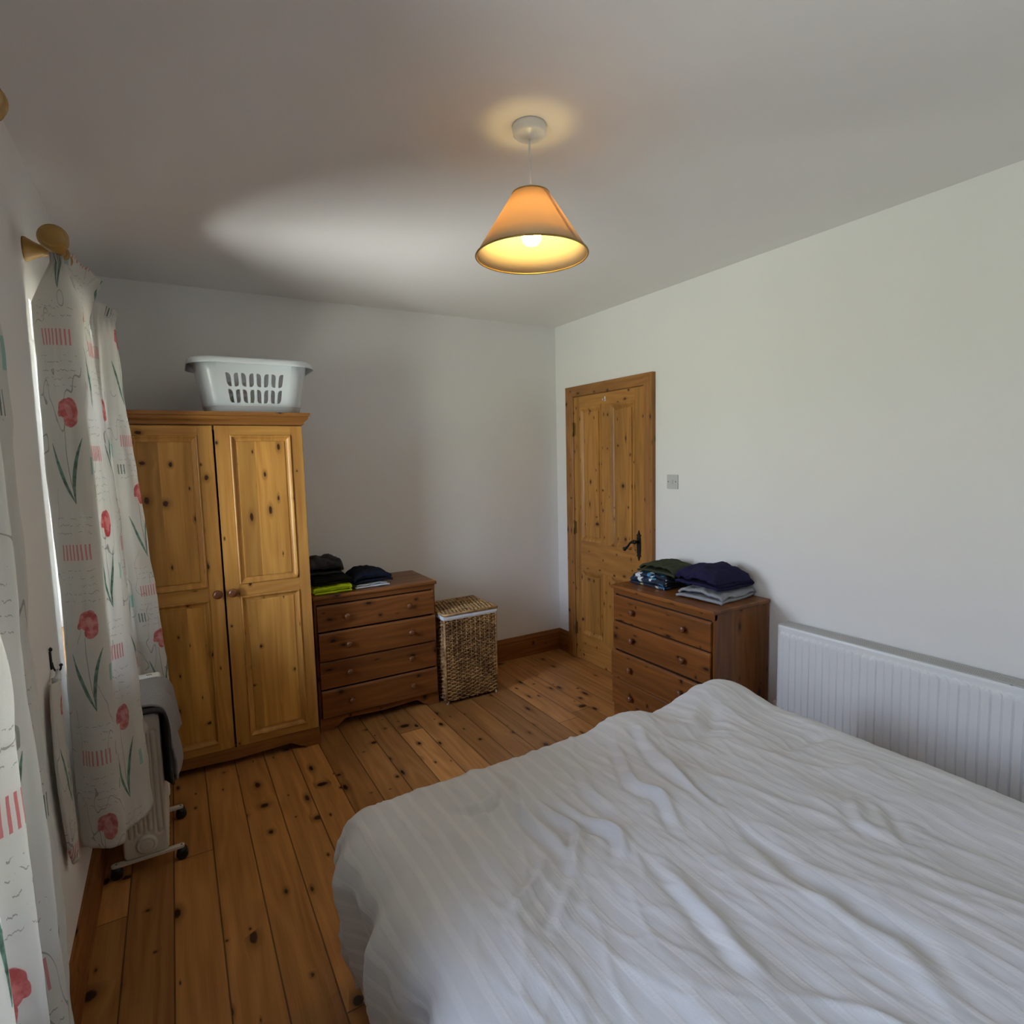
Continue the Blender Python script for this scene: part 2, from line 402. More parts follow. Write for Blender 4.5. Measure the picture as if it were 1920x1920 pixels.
# ------------------------------------------------------------------ mesh helpers
class MB:
    def __init__(s, org=(0, 0, 0)):
        s.bm = bmesh.new(); s.uv = s.bm.loops.layers.uv.new('UVMap'); s.org = Vector(org)
    def _grain(s, faces, g):
        gi = 'xyz'.index(g); du, dv = random.random()*4, random.random()*4
        for f in faces:
            n = f.normal; ax = [i for i in range(3) if i != gi]
            ui = min(ax, key=lambda i: abs(n[i]))
            for l in f.loops: l[s.uv].uv = (l.vert.co[ui] + du, l.vert.co[gi] + dv)
    def _add(s, tb, g, smooth=False):
        tb.normal_update()
        vs = {v: s.bm.verts.new(v.co) for v in tb.verts}
        fs = []
        for f in tb.faces:
            try: nf = s.bm.faces.new([vs[v] for v in f.verts])
            except ValueError: continue
            nf.smooth = smooth; nf.normal_update(); fs.append(nf)
        tb.free(); s._grain(fs, g)
        return s
    def box(s, lo, hi, g='z', bv=0.0, seg=2, rot=None):
        tb = bmesh.new(); bmesh.ops.create_cube(tb, size=1.0)
        lo, hi = Vector(lo), Vector(hi); c = (lo+hi)/2; d = hi-lo
        for v in tb.verts: v.co = Vector((v.co.x*d.x, v.co.y*d.y, v.co.z*d.z))
        if bv: bmesh.ops.bevel(tb, geom=tb.edges[:], offset=bv, segments=seg, affect='EDGES', profile=0.5)
        if rot: 
            for v in tb.verts: v.co = rot @ v.co
        for v in tb.verts: v.co += c
        return s._add(tb, g)
    def prism(s, pts, axis, a, b, g='z', bv=0.0, smooth=False):
        """pts: 2D outline in the two other axes (cyclic order), extruded along axis from a to b"""
        tb = bmesh.new(); ai = 'xyz'.index(axis); oth = [i for i in range(3) if i != ai]
        def mk(t):
            r = []
            for p in pts:
                c = [0, 0, 0]; c[ai] = t; c[oth[0]] = p[0]; c[oth[1]] = p[1]; r.append(tb.verts.new(c))
            return r
        A, B = mk(a), mk(b); n = len(pts)
        tb.faces.new(A); tb.faces.new(B[::-1])
        for i in range(n): tb.faces.new([A[(i+1) % n], A[i], B[i], B[(i+1) % n]])
        bmesh.ops.recalc_face_normals(tb, faces=tb.faces[:])
        if bv:
            bmesh.ops.bevel(tb, geom=[e for e in tb.edges if abs((e.verts[0].co-e.verts[1].co)[ai]) < 1e-6], offset=bv, segments=2, affect='EDGES')
        return s._add(tb, g, smooth)
    def lathe(s, prof, c, axis='z', n=24, g='z', smooth=True, sx=1.0):
        """prof: (radius, height along axis)"""
        tb = bmesh.new(); ai = 'xyz'.index(axis); oth = [i for i in range(3) if i != ai]
        rings = []
        for r, h in prof:
            if r < 1e-6:
                p = [0, 0, 0]; p[ai] = h; rings.append([tb.verts.new(Vector(p)+Vector(c))]); continue
            ring = []
            for k in range(n):
                t = 2*math.pi*k/n; p = [0, 0, 0]; p[ai] = h; p[oth[0]] = r*math.cos(t)*sx; p[oth[1]] = r*math.sin(t)
                ring.append(tb.verts.new(Vector(p)+Vector(c)))
            rings.append(ring)
        for A, B in zip(rings, rings[1:]):
            if len(A) == 1 and len(B) == 1: continue
            for k in range(n):
                j = (k+1) % n
                if len(A) == 1: tb.faces.new([A[0], B[k], B[j]])
                elif len(B) == 1: tb.faces.new([A[k], A[j], B[0]])
                else: tb.faces.new([A[k], A[j], B[j], B[k]])
        bmesh.ops.recalc_face_normals(tb, faces=tb.faces[:])
        return s._add(tb, g, smooth)
    def tube(s, pts, r, n=10, closed=False, g='z'):
        tb = bmesh.new(); pts = [Vector(p) for p in pts]; N = len(pts); rings = []
        rr = r if isinstance(r, (list, tuple)) else [r]*N
        up = None
        for i, p in enumerate(pts):
            if closed: d = pts[(i+1) % N] - pts[i-1]
            else: d = pts[min(i+1, N-1)] - pts[max(i-1, 0)]
            d.normalize()
            if up is None: up = d.orthogonal().normalized()
            up = (up - d*up.dot(d)).normalized(); sd = d.cross(up)
            rings.append([tb.verts.new(p + (up*math.cos(2*math.pi*k/n) + sd*math.sin(2*math.pi*k/n))*rr[i]) for k in range(n)])
        for i in range(N if closed else N-1):
            A, B = rings[i], rings[(i+1) % N]
            for k in range(n): tb.faces.new([A[k], A[(k+1) % n], B[(k+1) % n], B[k]])
        if not closed:
            tb.faces.new(rings[0][::-1]); tb.faces.new(rings[-1])
        bmesh.ops.recalc_face_normals(tb, faces=tb.faces[:])
        return s._add(tb, g, True)
    def loops(s, rects, fn, g='z', cap=True):
        """nested rectangular loops [(inset, depth)] : fn(a,b,depth)->xyz ; rects = list of (a0,b0,a1,b1,depth)"""
        tb = bmesh.new(); rs = []
        for a0, b0, a1, b1, d in rects:
            rs.append([tb.verts.new(fn(a, b_, d)) for a, b_ in ((a0, b0), (a1, b0), (a1, b1), (a0, b1))])
        for A, B in zip(rs, rs[1:]):
            for k in range(4): tb.faces.new([A[k], A[(k+1) % 4], B[(k+1) % 4], B[k]])
        if cap: tb.faces.new(rs[-1])
        return s._add(tb, g)
    def build(s, name, mat, parent=None, smooth=None):
        me = bpy.data.meshes.new(name)
        for v in s.bm.verts: v.co -= s.org
        s.bm.to_mesh(me); s.bm.free()
        me.materials.append(mat)
        o = bpy.data.objects.new(name, me); COL.objects.link(o)
        if parent is not None: o.parent = parent
        elif s.org.length: o.location = s.org
        return o
def grid_obj(name, P, mat, parent=None, uv=None, org=(0, 0, 0), smooth=True, closed=False):
    """P: array (n,m,3)"""
    n, m_ = P.shape[:2]
    v = (P.reshape(-1, 3) - np.array(org))
    idx = np.arange(n*m_).reshape(n, m_)
    if closed: idx = np.vstack([idx, idx[:1]])
    f = np.stack([idx[:-1, :-1], idx[1:, :-1], idx[1:, 1:], idx[:-1, 1:]], -1).reshape(-1, 4)
    me = bpy.data.meshes.new(name); me.from_pydata(v.tolist(), [], f.tolist()); me.update()
    if uv is not None:
        L = me.uv_layers.new(name='UVMap'); U = uv.reshape(-1, 2)
        li = np.empty(len(me.loops), dtype=np.int32); me.loops.foreach_get('vertex_index', li)
        L.data.foreach_set('uv', U[li].astype(np.float32).ravel())
    me.polygons.foreach_set('use_smooth', [smooth]*len(me.polygons))
    me.materials.append(mat)
    o = bpy.data.objects.new(name, me); COL.objects.link(o)
    if parent is not None: o.parent = parent
    else: o.location = org
    return o
def empty(name, loc=(0, 0, 0), rz=0.0):
    o = bpy.data.objects.new(name, None); COL.objects.link(o); o.location = loc; o.rotation_euler = (0, 0, rz)
    o.empty_display_size = 0.05
    return o
def tag(o, label=None, cat=None, group=None, kind=None):
    for k, v in (('label', label), ('category', cat), ('group', group), ('kind', kind)):
        if v: o[k] = v
    return o
def struct(o, label=None): o['kind'] = 'structure'; return tag(o, label)
def solidify(o, t, off=-1.0):
    m = o.modifiers.new('thickness', 'SOLIDIFY'); m.thickness = t; m.offset = off; return o
def subsurf(o, n=1):
    m = o.modifiers.new('smooth', 'SUBSURF'); m.levels = n; m.render_levels = n; return o

def vnoise(x, y, seed=0):                 # smooth value noise, vectorised
    xi, yi = np.floor(x).astype(int), np.floor(y).astype(int); fx, fy = x-xi, y-yi
    fx = fx*fx*(3-2*fx); fy = fy*fy*(3-2*fy)
    def h(a, b):
        n = (a*374761393 + b*668265263 + seed*982451653) & 0x7fffffff
        n = ((n ^ (n >> 13))*1274126177) & 0x7fffffff
        return ((n ^ (n >> 16)) & 0xffff)/65535.0
    return (h(xi, yi)*(1-fx)+h(xi+1, yi)*fx)*(1-fy) + (h(xi, yi+1)*(1-fx)+h(xi+1, yi+1)*fx)*fy
def fbm(x, y, seed=0, o=3):
    s = 0; a = 1; t = 0
    for i in range(o): s = s + a*vnoise(x*2**i, y*2**i, seed+i); t += a; a *= 0.5
    return s/t - 0.5
def catmull(pts, n=8):
    pts = [np.array(p, float) for p in pts]; P = [2*pts[0]-pts[1]] + pts + [2*pts[-1]-pts[-2]]; out = []
    for i in range(1, len(P)-2):
        for k in range(n):
            t = k/n; a, b_, c, d = P[i-1], P[i], P[i+1], P[i+2]
            out.append(0.5*((2*b_)+(c-a)*t+(2*a-5*b_+4*c-d)*t*t+(3*b_-a-3*c+d)*t**3))
    out.append(P[-2]); return np.array(out)

# ------------------------------------------------------------------ room shell
T = 0.12
mb = MB(); mb.box((-WT, Y0-T, -0.08), (W+T, D+T, 0), g='y'); struct(mb.build('floor', M['floor']))
fl = bpy.data.objects['floor']
uvl = fl.data.uv_layers[0].data
for p in fl.data.polygons:
    for li in p.loop_indices:
        co = fl.data.vertices[fl.data.loops[li].vertex_index].co; uvl[li].uv = (co.x, co.y + 0.9)
struct(MB().box((-WT, Y0-T, H), (W+T, D+T, H+0.08)).build('ceiling', M['ceiling']))
struct(MB().box((-WT, D, 0), (W+T, D+T, H)).build('wall_back', M['wall']))
struct(MB().box((W, Y0, 0), (W+T, D, H)).build('wall_right', M['wall']))
struct(MB().box((-WT, Y0-T, 0), (W+T, Y0, H)).build('wall_front', M['wall']))
mb = MB()
mb.box((-WT, Y0, 0), (0, D, WZ0)); mb.box((-WT, Y0, WZ1), (0, D, H))
ys = [Y0, WIN[1][0], WIN[1][1], WIN[0][0], WIN[0][1], D]
for a, b_ in ((ys[0], ys[1]), (ys[2], ys[3]), (ys[4], ys[5])): mb.box((-WT, a, WZ0), (0, b_, WZ1))
struct(mb.build('wall_left', M['wall']))

# skirting boards (moulded top)
SK = [(0, 0), (0.018, 0), (0.018, 0.118), (0.0145, 0.125), (0.0165, 0.132), (0.0145, 0.143), (0.009, 0.152), (0.006, 0.165), (0, 0.168)]
struct(MB().prism([(D-a, z) for a, z in SK], 'x', 0.0, W, g='x').build('baseboard_back', M['skirt']))
def skirt_right(y0, y1): return MB().prism([(W-a, z) for a, z in SK], 'y', y0, y1, g='y')
struct(skirt_right(3.603, D).build('baseboard_right', M['skirt']))
struct(skirt_right(Y0, 2.683).build('baseboard_right', M['skirt']))
struct(MB().prism([(a, z) for a, z in SK], 'y', Y0, D, g='y').build('baseboard_left', M['skirt']))

# windows
for k, (ya, yb) in enumerate(WIN):
    wroot = struct(empty('window_%d' % (k+1), (0, ya, WZ0)))
    x0, x1 = -WT+0.02, -WT+0.085; fw = 0.055
    mb = MB((0, ya, WZ0)); ym = (ya+yb)/2
    for lo, hi in (((x0, ya, WZ0), (x1, yb, WZ0+fw)), ((x0, ya, WZ1-fw), (x1, yb, WZ1)), ((x0, ya, WZ0+fw), (x1, ya+fw, WZ1-fw)),
                   ((x0, yb-fw, WZ0+fw), (x1, yb, WZ1-fw)), ((x0, ym-0.03, WZ0+fw), (x1, ym+0.03, WZ1-fw))):
        mb.box(lo, hi, bv=0.004)
    mb.box((x0+0.01, ya+fw, WZ1-0.42), (x1-0.005, ym-0.03, WZ1-0.37), bv=0.003)
    mb.box((x0+0.01, ym+0.03, WZ1-0.42), (x1-0.005, yb-fw, WZ1-0.37), bv=0.003)
    mb.build('window_frame', M['upvc'], wroot)
    for a, b_ in ((ya+fw, ym-0.03), (ym+0.03, yb-fw)):
        MB((0, ya, WZ0)).box((x0+0.028, a, WZ0+fw), (x0+0.034, b_, WZ1-fw)).build('pane', M['glass'], wroot)
    MB((0, ya, WZ0)).box((-WT+0.085, ya-0.0, WZ0-0.0), (0.012, yb, WZ0+0.022), g='y', bv=0.006).build('window_sill', M['sill'], wroot)

# ------------------------------------------------------------------ panelled leaves
def panel(mb, a0, b0, a1, b1, fn, g, mould=0.03, up=0.004, sink=0.010, field=True):
    """raised-and-fielded panel; fn(a,b,d): d = out of the face"""
    m_ = mould
    R = [(0, 0), (0.002, up), (m_*0.25, up), (m_*0.45, up*0.2), (m_*0.75, -sink*0.6), (m_, -sink)]
    if field: R += [(m_+0.004, -sink), (m_+0.006, -sink*0.45), (m_+0.010, -sink*0.35)]
    mb.loops([(a0+i, b0+i, a1-i, b1-i, d) for i, d in R], fn, g=g)

# ------------------------------------------------------------------ door_1 in the right wall
DR = struct(empty('door_1', (W, 3.14, 0)), 'knotty pine four panel door')
o_ = (W, 3.14, 0)
dy0, dy1, dz0, dz1 = 2.768, 3.512, 0.004, 1.995
xf = W - 0.018                             # face of the leaf
fn = lambda a, b_, d: Vector((xf - d, a, b_))
pan = [(2.850, 0.925, 3.100, 1.912), (3.190, 0.925, 3.440, 1.912), (2.850, 0.205, 3.100, 0.705), (3.190, 0.205, 3.440, 0.705)]
leaf = MB(o_)
leaf.box((W-0.004, dy0, dz0), (W-0.001, dy1, dz1))
for y0, y1, z0, z1 in ((dy0, 2.850, dz0, dz1), (3.440, dy1, dz0, dz1), (3.10, 3.19, dz0, dz1), (2.85, 3.44, dz0, 0.205), (2.85, 3.44, 0.705, 0.925), (2.85, 3.44, 1.912, dz1)):
    leaf.box((xf+0.0004, y0, z0), (W-0.003, y1, z1))
def slab(mb, y0, z0, y1, z1, g): mb.loops([(y0, z0, y1, z1, 0.0)], fn, g=g)
for y0, y1 in ((dy0, 2.850), (3.440, dy1)): slab(leaf, y0, dz0, y1, dz1, 'z')
for z0, z1 in ((0.205, 0.705), (0.925, 1.912)): slab(leaf, 3.10, z0, 3.19, z1, 'z')
leaf.build('door_leaf', M['door'], DR)
rl = MB(o_)
fn0 = fn
for z0, z1 in ((dz0, 0.205), (0.705, 0.925), (1.912, dz1)):
    rl.loops([(2.850, z0, 3.44, z1, 0.0005)], fn, g='y')
rl.build('door_rail', M['doorr'], DR)
for k, p in enumerate(pan):
    pm = MB(o_); panel(pm, *p, fn, 'z', mould=0.034, up=0.003, sink=0.0125)
    pm.build('door_panel', M['door'], DR)
cs = MB(o_)
CP = [(0, 0.0), (0.0, 0.022), (0.006, 0.027), (0.030, 0.029), (0.050, 0.026), (0.062, 0.030), (0.080, 0.032), (0.084, 0.028), (0.084, 0.0)]
def casing_leg(y_in, sgn, z1):             # profile from opening outwards
    pts = [(W - d, y_in + sgn*a) for a, d in CP]
    cs.prism(pts, 'z', 0, z1, g='z')
casing_leg(3.515, 1, 2.073); casing_leg(2.765, -1, 2.073)
cs.prism([(W - d, 1.998 + a*0.9) for a, d in CP], 'y', 2.683, 3.598, g='y')
cs.build('door_casing', M['casing'], DR)
hb = MB(o_)
hy, hz = 2.812, 0.962
def fleur(z, s):
    return [(hy-0.006, z), (hy-0.017, z+s*0.012), (hy-0.019, z+s*0.024), (hy-0.010, z+s*0.022), (hy-0.007, z+s*0.036), (hy, z+s*0.052),
            (hy+0.007, z+s*0.036), (hy+0.010, z+s*0.022), (hy+0.019, z+s*0.024), (hy+0.017, z+s*0.012), (hy+0.006, z)]
hb.prism([(hy-0.017, hz-0.055), (hy+0.017, hz-0.055), (hy+0.019, hz), (hy+0.017, hz+0.055), (hy-0.017, hz+0.055), (hy-0.019, hz)], 'x', xf-0.008, xf-0.0005, bv=0.002)
hb.prism(fleur(hz+0.050, 1), 'x', xf-0.006, xf-0.0005); hb.prism(fleur(hz-0.050, -1), 'x', xf-0.006, xf-0.0005)
hp = hb.build('door_handle', M['iron'], DR)
lv = MB(o_)
lv.lathe([(0.0, -0.012), (0.014, -0.012), (0.014, -0.004), (0.009, 0.0), (0.009, 0.045), (0.0, 0.047)], (xf-0.036, hy, hz+0.028), 'x', 14)
pts = catmull([(xf-0.042, hy, hz+0.028), (xf-0.046, hy+0.030, hz+0.022), (xf-0.048, hy+0.055, hz-0.004), (xf-0.048, hy+0.078, hz-0.022), (xf-0.048, hy+0.092, hz-0.030)], 5)
lv.tube(pts, [0.009]*5+[0.007]*8+[0.010]*5+[0.014]*3)
lv.build('lever', M['iron'], hp)
for z in (1.76, 1.02, 0.24):
    hg = MB(o_); hg.lathe([(0, -0.055), (0.006, -0.052), (0.006, 0.052), (0, 0.055)], (xf-0.010, 3.513, z), 'z', 10)
    hg.box((xf-0.004, 3.492, z-0.045), (xf-0.001, 3.512, z+0.045)); hg.build('hinge', M['brass'], DR)
hk = MB(); hk.box((xf-0.006, 3.138, 1.935), (xf-0.0012, 3.150, 1.968), bv=0.002); hk.tube([(xf-0.005, 3.144, 1.945), (xf-0.022, 3.144, 1.940), (xf-0.026, 3.144, 1.952)], 0.003, 6)
hk.org = Vector((W, 3.144, 1.95)); tag(hk.build('coat_hook', M['white']), 'tiny white hook stuck on the top rail of the pine door', 'hook')

# light switch
sw = tag(empty('light_switch', (W, 2.533, 1.390)), 'square white light switch on the wall right of the door', 'light switch')
mb = MB((W, 2.533, 1.39)); mb.box((W-0.009, 2.490, 1.346), (W, 2.576, 1.434), bv=0.003); mb.build('plate', M['switch'], sw)
mb = MB((W, 2.533, 1.39)); mb.box((W-0.014, 2.525, 1.376), (W-0.008, 2.541, 1.404), bv=0.002, rot=Matrix.Rotation(0.12, 3, 'Y')); mb.build('rocker', M['switch'], sw)
for y in (2.503, 2.563):
    MB((W, 2.533, 1.39)).lathe([(0, -0.0015), (0.0035, -0.001), (0.0035, 0.001), (0, 0.001)], (W-0.0095, y, 1.39), 'x', 10).build('screw', M['steel'], sw)

# ------------------------------------------------------------------ wardrobe
wx0, wx1, wf, wk = 0.118, 0.957, 3.200, 3.735
wc = (wx0+wx1)/2
WO = ((wx0+wx1)/2, wf, 0)
ward = tag(empty('wardrobe', WO), 'tall honey pine two door wardrobe with a cornice, behind the tulip curtain', 'wardrobe')
mb = MB(WO)
mb.box((wx0, wf+0.024, 0.0), (wx0+0.02, wk, 1.76), bv=0.002)
mb.box((wx1-0.02, wf+0.024, 0.0), (wx1, wk, 1.76), bv=0.002)
mb.box((wx0+0.02, wk-0.012, 0.06), (wx1-0.02, wk, 1.76)); mb.box((wx0+0.02, wf+0.026, 0.085), (wx1-0.02, wk-0.012, 0.105), g='x')
mb.box((wx0+0.02, wf+0.024, 1.735), (wx1-0.02, wk-0.012, 1.76), g='x')
mb.build('body', M['trimw'], ward)
# shaped plinth
mb = MB(WO)
def plinth_pts(x0, x1, ft, h, z1, n=14):
    up = [(x0, 0.0), (x0, z1), (x1, z1), (x1, 0.0), (x1-ft, 0.0)]
    cur = []
    for i in range(n+1):                   # ogee from foot to flat
        t = i/n; cur.append((x1-ft-0.012-t*0.075, 0.012 + (h-0.012)*(0.5-0.5*math.cos(math.pi*t))))
    mid = [(x1-ft-0.16, h+0.004)]
    l = [(x0+x1-a, z) for a, z in cur[::-1]]
    return up + cur + [(a, z-0.0) for a, z in ((x0+x1)/2, h-0.012) and [((x0+x1)/2, h-0.010)]] + l + [(x0+ft, 0.0)]
mb.prism(plinth_pts(wx0, wx1, 0.075, 0.045, 0.098), 'y', wf+0.004, wf+0.026, g='x')
mb.build('plinth', M['cornice'], ward)
mb = MB(WO)
CN = [(0.0, 1.757), (0.006, 1.760), (0.008, 1.770), (0.012, 1.776), (0.022, 1.784), (0.026, 1.792), (0.026, 1.799), (0.033, 1.803), (0.035, 1.812), (0.035, 1.820)]
rects = [(wx0-i, wf-0.0-i, wx1+i, wk, z) for i, z in CN]
tb_fn = lambda a, b_, d: Vector((a, b_, d))
mb.loops([(a0, b0, a1, b1, d) for a0, b0, a1, b1, d in rects], tb_fn, g='x')
mb.loops([(wx0, wf, wx1, wk, 1.757)], tb_fn, g='x')
mb.build('cornice', M['cornice'], ward)
def ward_door(x0, x1, yf, knobx, hx):
    fnw = lambda a, b_, d: Vector((a, yf - d, b_))
    z0, z1 = 0.100, 1.753
    px0, px1 = x0+0.066, x1-0.058
    if hx < 0: px0, px1 = x0+0.058, x1-0.066
    up, lo = (px0, 0.950, px1, 1.706), (px0, 0.138, px1, 0.888)
    mb = MB(WO)
    # frame of stiles: front faces + surrounding edge
    mb.box((x0, yf+0.0092, z0), (x1, yf+0.021, z1), bv=0.001)
    for a0, a1 in ((x0, px0), (px1, x1)): mb.box((a0, yf, z0), (a1, yf+0.010, z1), bv=0.0015)
    o = mb.build('door', M['trimw'], ward)
    for b0, b1 in ((z0, lo[1]), (lo[3], up[1]), (up[3], z1)): MB(WO).box((px0, yf+0.0004, b0), (px1, yf+0.010, b1), g='x', bv=0.001).build('rail', M['trimw'], o)
    for p in (up, lo):
        mb = MB(WO)
        R = [(0, 0.0), (0.001, 0.004), (0.005, 0.0065), (0.009, 0.005), (0.012, -0.001), (0.020, -0.0065), (0.026, -0.008), (0.030, -0.0085)]
        mb.loops([(p[0]+i, p[1]+i, p[2]-i, p[3]-i, d) for i, d in R], fnw, g='z', cap=False)
        mb.build('moulding', M['trimw'], o)
        mb = MB(WO)
        R = [(0.029, -0.0090), (0.030, -0.0090), (0.032, -0.0060), (0.037, -0.0052)]
        mb.loops([(p[0]+i, p[1]+i, p[2]-i, p[3]-i, d) for i, d in R], fnw, g='z')
        mb.build('panel', M['ward'], o)
    mb = MB(WO); knob(mb, (knobx, yf, 0.915), 0.023, 'y'); mb.build('knob', M['knob'], o)
def knob(mb, c, r, axis='y'):
    P = [(0.0, -0.034), (0.45*r, -0.0335), (0.8*r, -0.031), (r, -0.024), (0.95*r, -0.017), (0.65*r, -0.012), (0.42*r, -0.008), (0.45*r, -0.003), (0.62*r, 0.0), (0, 0.0)]
    mb.lathe([(a, h*r/0.020) for a, h in P], c, axis, 20)
ward_door(wx0+0.004, wc-0.007, wf+0.004, wc-0.036, -1)
ward_door(wc+0.002, wx1-0.004, wf, wc+0.032, 1)

# ------------------------------------------------------------------ chests of drawers
def chest(loc, rz, label, outs, w=0.74, d=0.415, h=0.80):
    root = tag(empty('chest_of_drawers', loc, rz), label, 'chest of drawers')
    hw = w/2
    mb = MB()
    mb.box((-hw, 0.0, 0), (-hw+0.018, d, h-0.022), bv=0.002)
    mb.box((hw-0.018, 0.0, 0), (hw, d, h-0.022), bv=0.002)
    mb.box((-hw+0.018, d-0.01, 0.05), (hw-0.018, d, h-0.022))
    mb.box((-hw, -0.003, h-0.052), (hw, 0.018, h-0.022), g='x', bv=0.001)
    mb.box((-hw+0.018, 0.003, 0.07), (hw-0.018, 0.02, 0.086), g='x')
    mb.build('body', M['chest'], root)
    MB().box((-hw+0.019, 0.012, 0.08), (hw-0.019, d-0.012, h-0.055)).build('carcass_shade_fill', M['inside_shade'], root)  # solid dark block, paints the shade seen between the drawers
    mb = MB(); mb.box((-hw-0.010, -0.020, h-0.022), (hw+0.010, d, h), g='x', bv=0.007, seg=3); mb.build('top', M['chest'], root)
    mb = MB(); mb.prism(plinth_pts(-hw, hw, 0.070, 0.052, 0.078), 'y', -0.004, 0.016, g='x'); mb.build('plinth', M['chest'], root)
    zs = [0.744, 0.588, 0.418, 0.248, 0.080]
    for i in range(4):
        z1, z0 = zs[i]-0.003, zs[i+1]+0.003; y = -0.014 - outs[i]
        mb = MB()
        prof = [(y+0.012, z0), (y+0.004, z0), (y, z0+0.004), (y, z1-0.012), (y+0.003, z1-0.005), (y+0.008, z1), (y+0.012, z1)]
        mb.prism(prof, 'x', -hw+0.014, hw-0.014, g='x')
        mb.box((-hw+0.03, y+0.012, z0+0.008), (hw-0.03, y+0.30, z1-0.012), g='y')
        dr = mb.build('drawer', M['chest'], root)
        for s in (-1, 1):
            k = MB(); knob(k, (s*0.190, y, (z0+z1)/2 + 0.002), 0.0185, 'y'); k.build('knob', M['knob'], dr)
    return root
chest((1.357, 3.338, 0), 0, 'reddish pine chest of drawers between the wardrobe and the wicker hamper', [0.0, 0.016, 0.002, 0.014])
chest((2.560, 2.220, 0), -math.pi/2, 'reddish pine chest of drawers beside the radiator, in front of the door', [0.0, 0.004, 0.020, 0.014])

# ------------------------------------------------------------------ wicker hamper
hx0, hx1, hy0, hy1, hz0, hz1 = 1.757, 2.122, 3.268, 3.620, 0.018, 0.552
HO = ((hx0+hx1)/2, (hy0+hy1)/2, 0)
ham = tag(empty('laundry_hamper', HO), 'tall wicker laundry hamper with a lid and white liner right of the chest', 'hamper')
def perim(n_per):
    c = [(hx0, hy0), (hx1, hy0), (hx1, hy1), (hx0, hy1)]; out = []
    for i in range(4):
        a, b_ = np.array(c[i]), np.array(c[(i+1) % 4]); L = np.linalg.norm(b_-a); n = max(2, int(round(L/n_per)))
        d = (b_-a)/L; nrm = np.array([d[1], -d[0]])
        for k in range(n):
            t = (k+0.5)/n; out.append((a + (b_-a)*t, nrm, n))
    return out
stakes = perim(0.032)
mb = MB(HO)
rows = int((hz1-hz0)/0.0118)
for r in range(rows):
    z = hz0 + 0.006 + r*0.0118; pts = []
    for i, (p, nrm, n) in enumerate(stakes):
        p2, nrm2, _ = stakes[(i+1) % len(stakes)]
        off = 0.0075*(1 if (i+r) % 2 else -1); off2 = -off
        jit = random.uniform(-0.0012, 0.0012)
        pts.append((p[0]+nrm[0]*off, p[1]+nrm[1]*off, z+jit))
        if abs(nrm[0]-nrm2[0]) < 0.1: 
            m2 = (p+p2)/2; pts.append((m2[0], m2[1], z+jit*0.5))
        else:
            cx = p[0] if abs(nrm[1]) < 0.5 else (hx1 if p2[0] > (hx0+hx1)/2 else hx0)
            cy = p[1] if abs(nrm[1]) > 0.5 else (hy1 if p2[1] > (hy0+hy1)/2 else hy0)
            pts.append((cx, cy, z))
    mb.tube(pts, 0.0050, 6, closed=True)
body = mb.build('woven_body', M['wicker'], ham)
mb = MB(HO)
for p, nrm, n in stakes: mb.tube([(p[0], p[1], hz0-0.004), (p[0], p[1], hz1+0.004)], 0.0042, 6)
for x in (hx0, hx1):
    for y in (hy0, hy1): mb.tube([(x, y, hz0-0.004), (x, y, hz1+0.004)], 0.008, 8)
mb.build('stakes', M['wicker'], ham)
mb = MB(HO); mb.box((hx0+0.008, hy0+0.008, hz0), (hx1-0.008, hy1-0.008, hz1+0.004)); mb.build('hamper_shade_fill', M['inside_shade'], ham)  # solid dark block, paints the shade behind the weave
mb = MB(HO)
lp = []
for (x, y) in ((hx0, hy0), (hx1, hy0), (hx1, hy1), (hx0, hy1)): lp.append((x, y))
def band(mb, grow, z0, z1, n=24):
    for i in range(4):
        a, b_ = Vector(lp[i]), Vector(lp[(i+1) % 4])
    mb.loops([(hx0-g_, hy0-g_, hx1+g_, hy1+g_, z) for g_, z in ((grow*0.5, z0), (grow, z0+0.004), (grow+0.002, (z0+z1)/2), (grow, z1-0.003), (grow-0.006, z1))], tb_fn)
band(mb, 0.007, 0.545, 0.574)
mb.build('liner', M['liner'], ham)
mb = MB(HO)                                # lid: canes woven front to back
lx0, lx1, ly0, ly1, lz = hx0-0.006, hx1+0.008, hy0-0.010, hy1+0.006, 0.583
nc = int((lx1-lx0)/0.0125)
for c in range(nc+1):
    x = lx0 + (lx1-lx0)*c/nc; pts = []; nn = 12
    for k in range(nn+1):
        y = ly0 + (ly1-ly0)*k/nn
        pts.append((x + random.uniform(-0.001, 0.001), y, lz + 0.0045*(1 if (k//2+c) % 2 else -1)*(0 if k in (0, nn) else 1)))
    mb.tube(pts, 0.0062, 5)
for k in range(8):
    y = ly0+0.004 + (ly1-ly0-0.008)*k/7; mb.tube([(lx0, y, lz), (lx1, y, lz)], 0.0058 if 0 < k < 7 else 0.0085, 6)
for x in (lx0, lx1): mb.tube([(x, ly0, lz), (x, ly1, lz)], 0.0085, 6)
mb.build('lid', M['wickerlid'], ham)
for x in (hx0+0.006, hx1-0.006):
    for y in (hy0+0.006, hy1-0.006):
        MB(HO).lathe([(0, 0), (0.007, 0.0), (0.008, 0.018), (0, 0.018)], (x, y, 0), 'z', 10).build('foot', M['white'], ham)

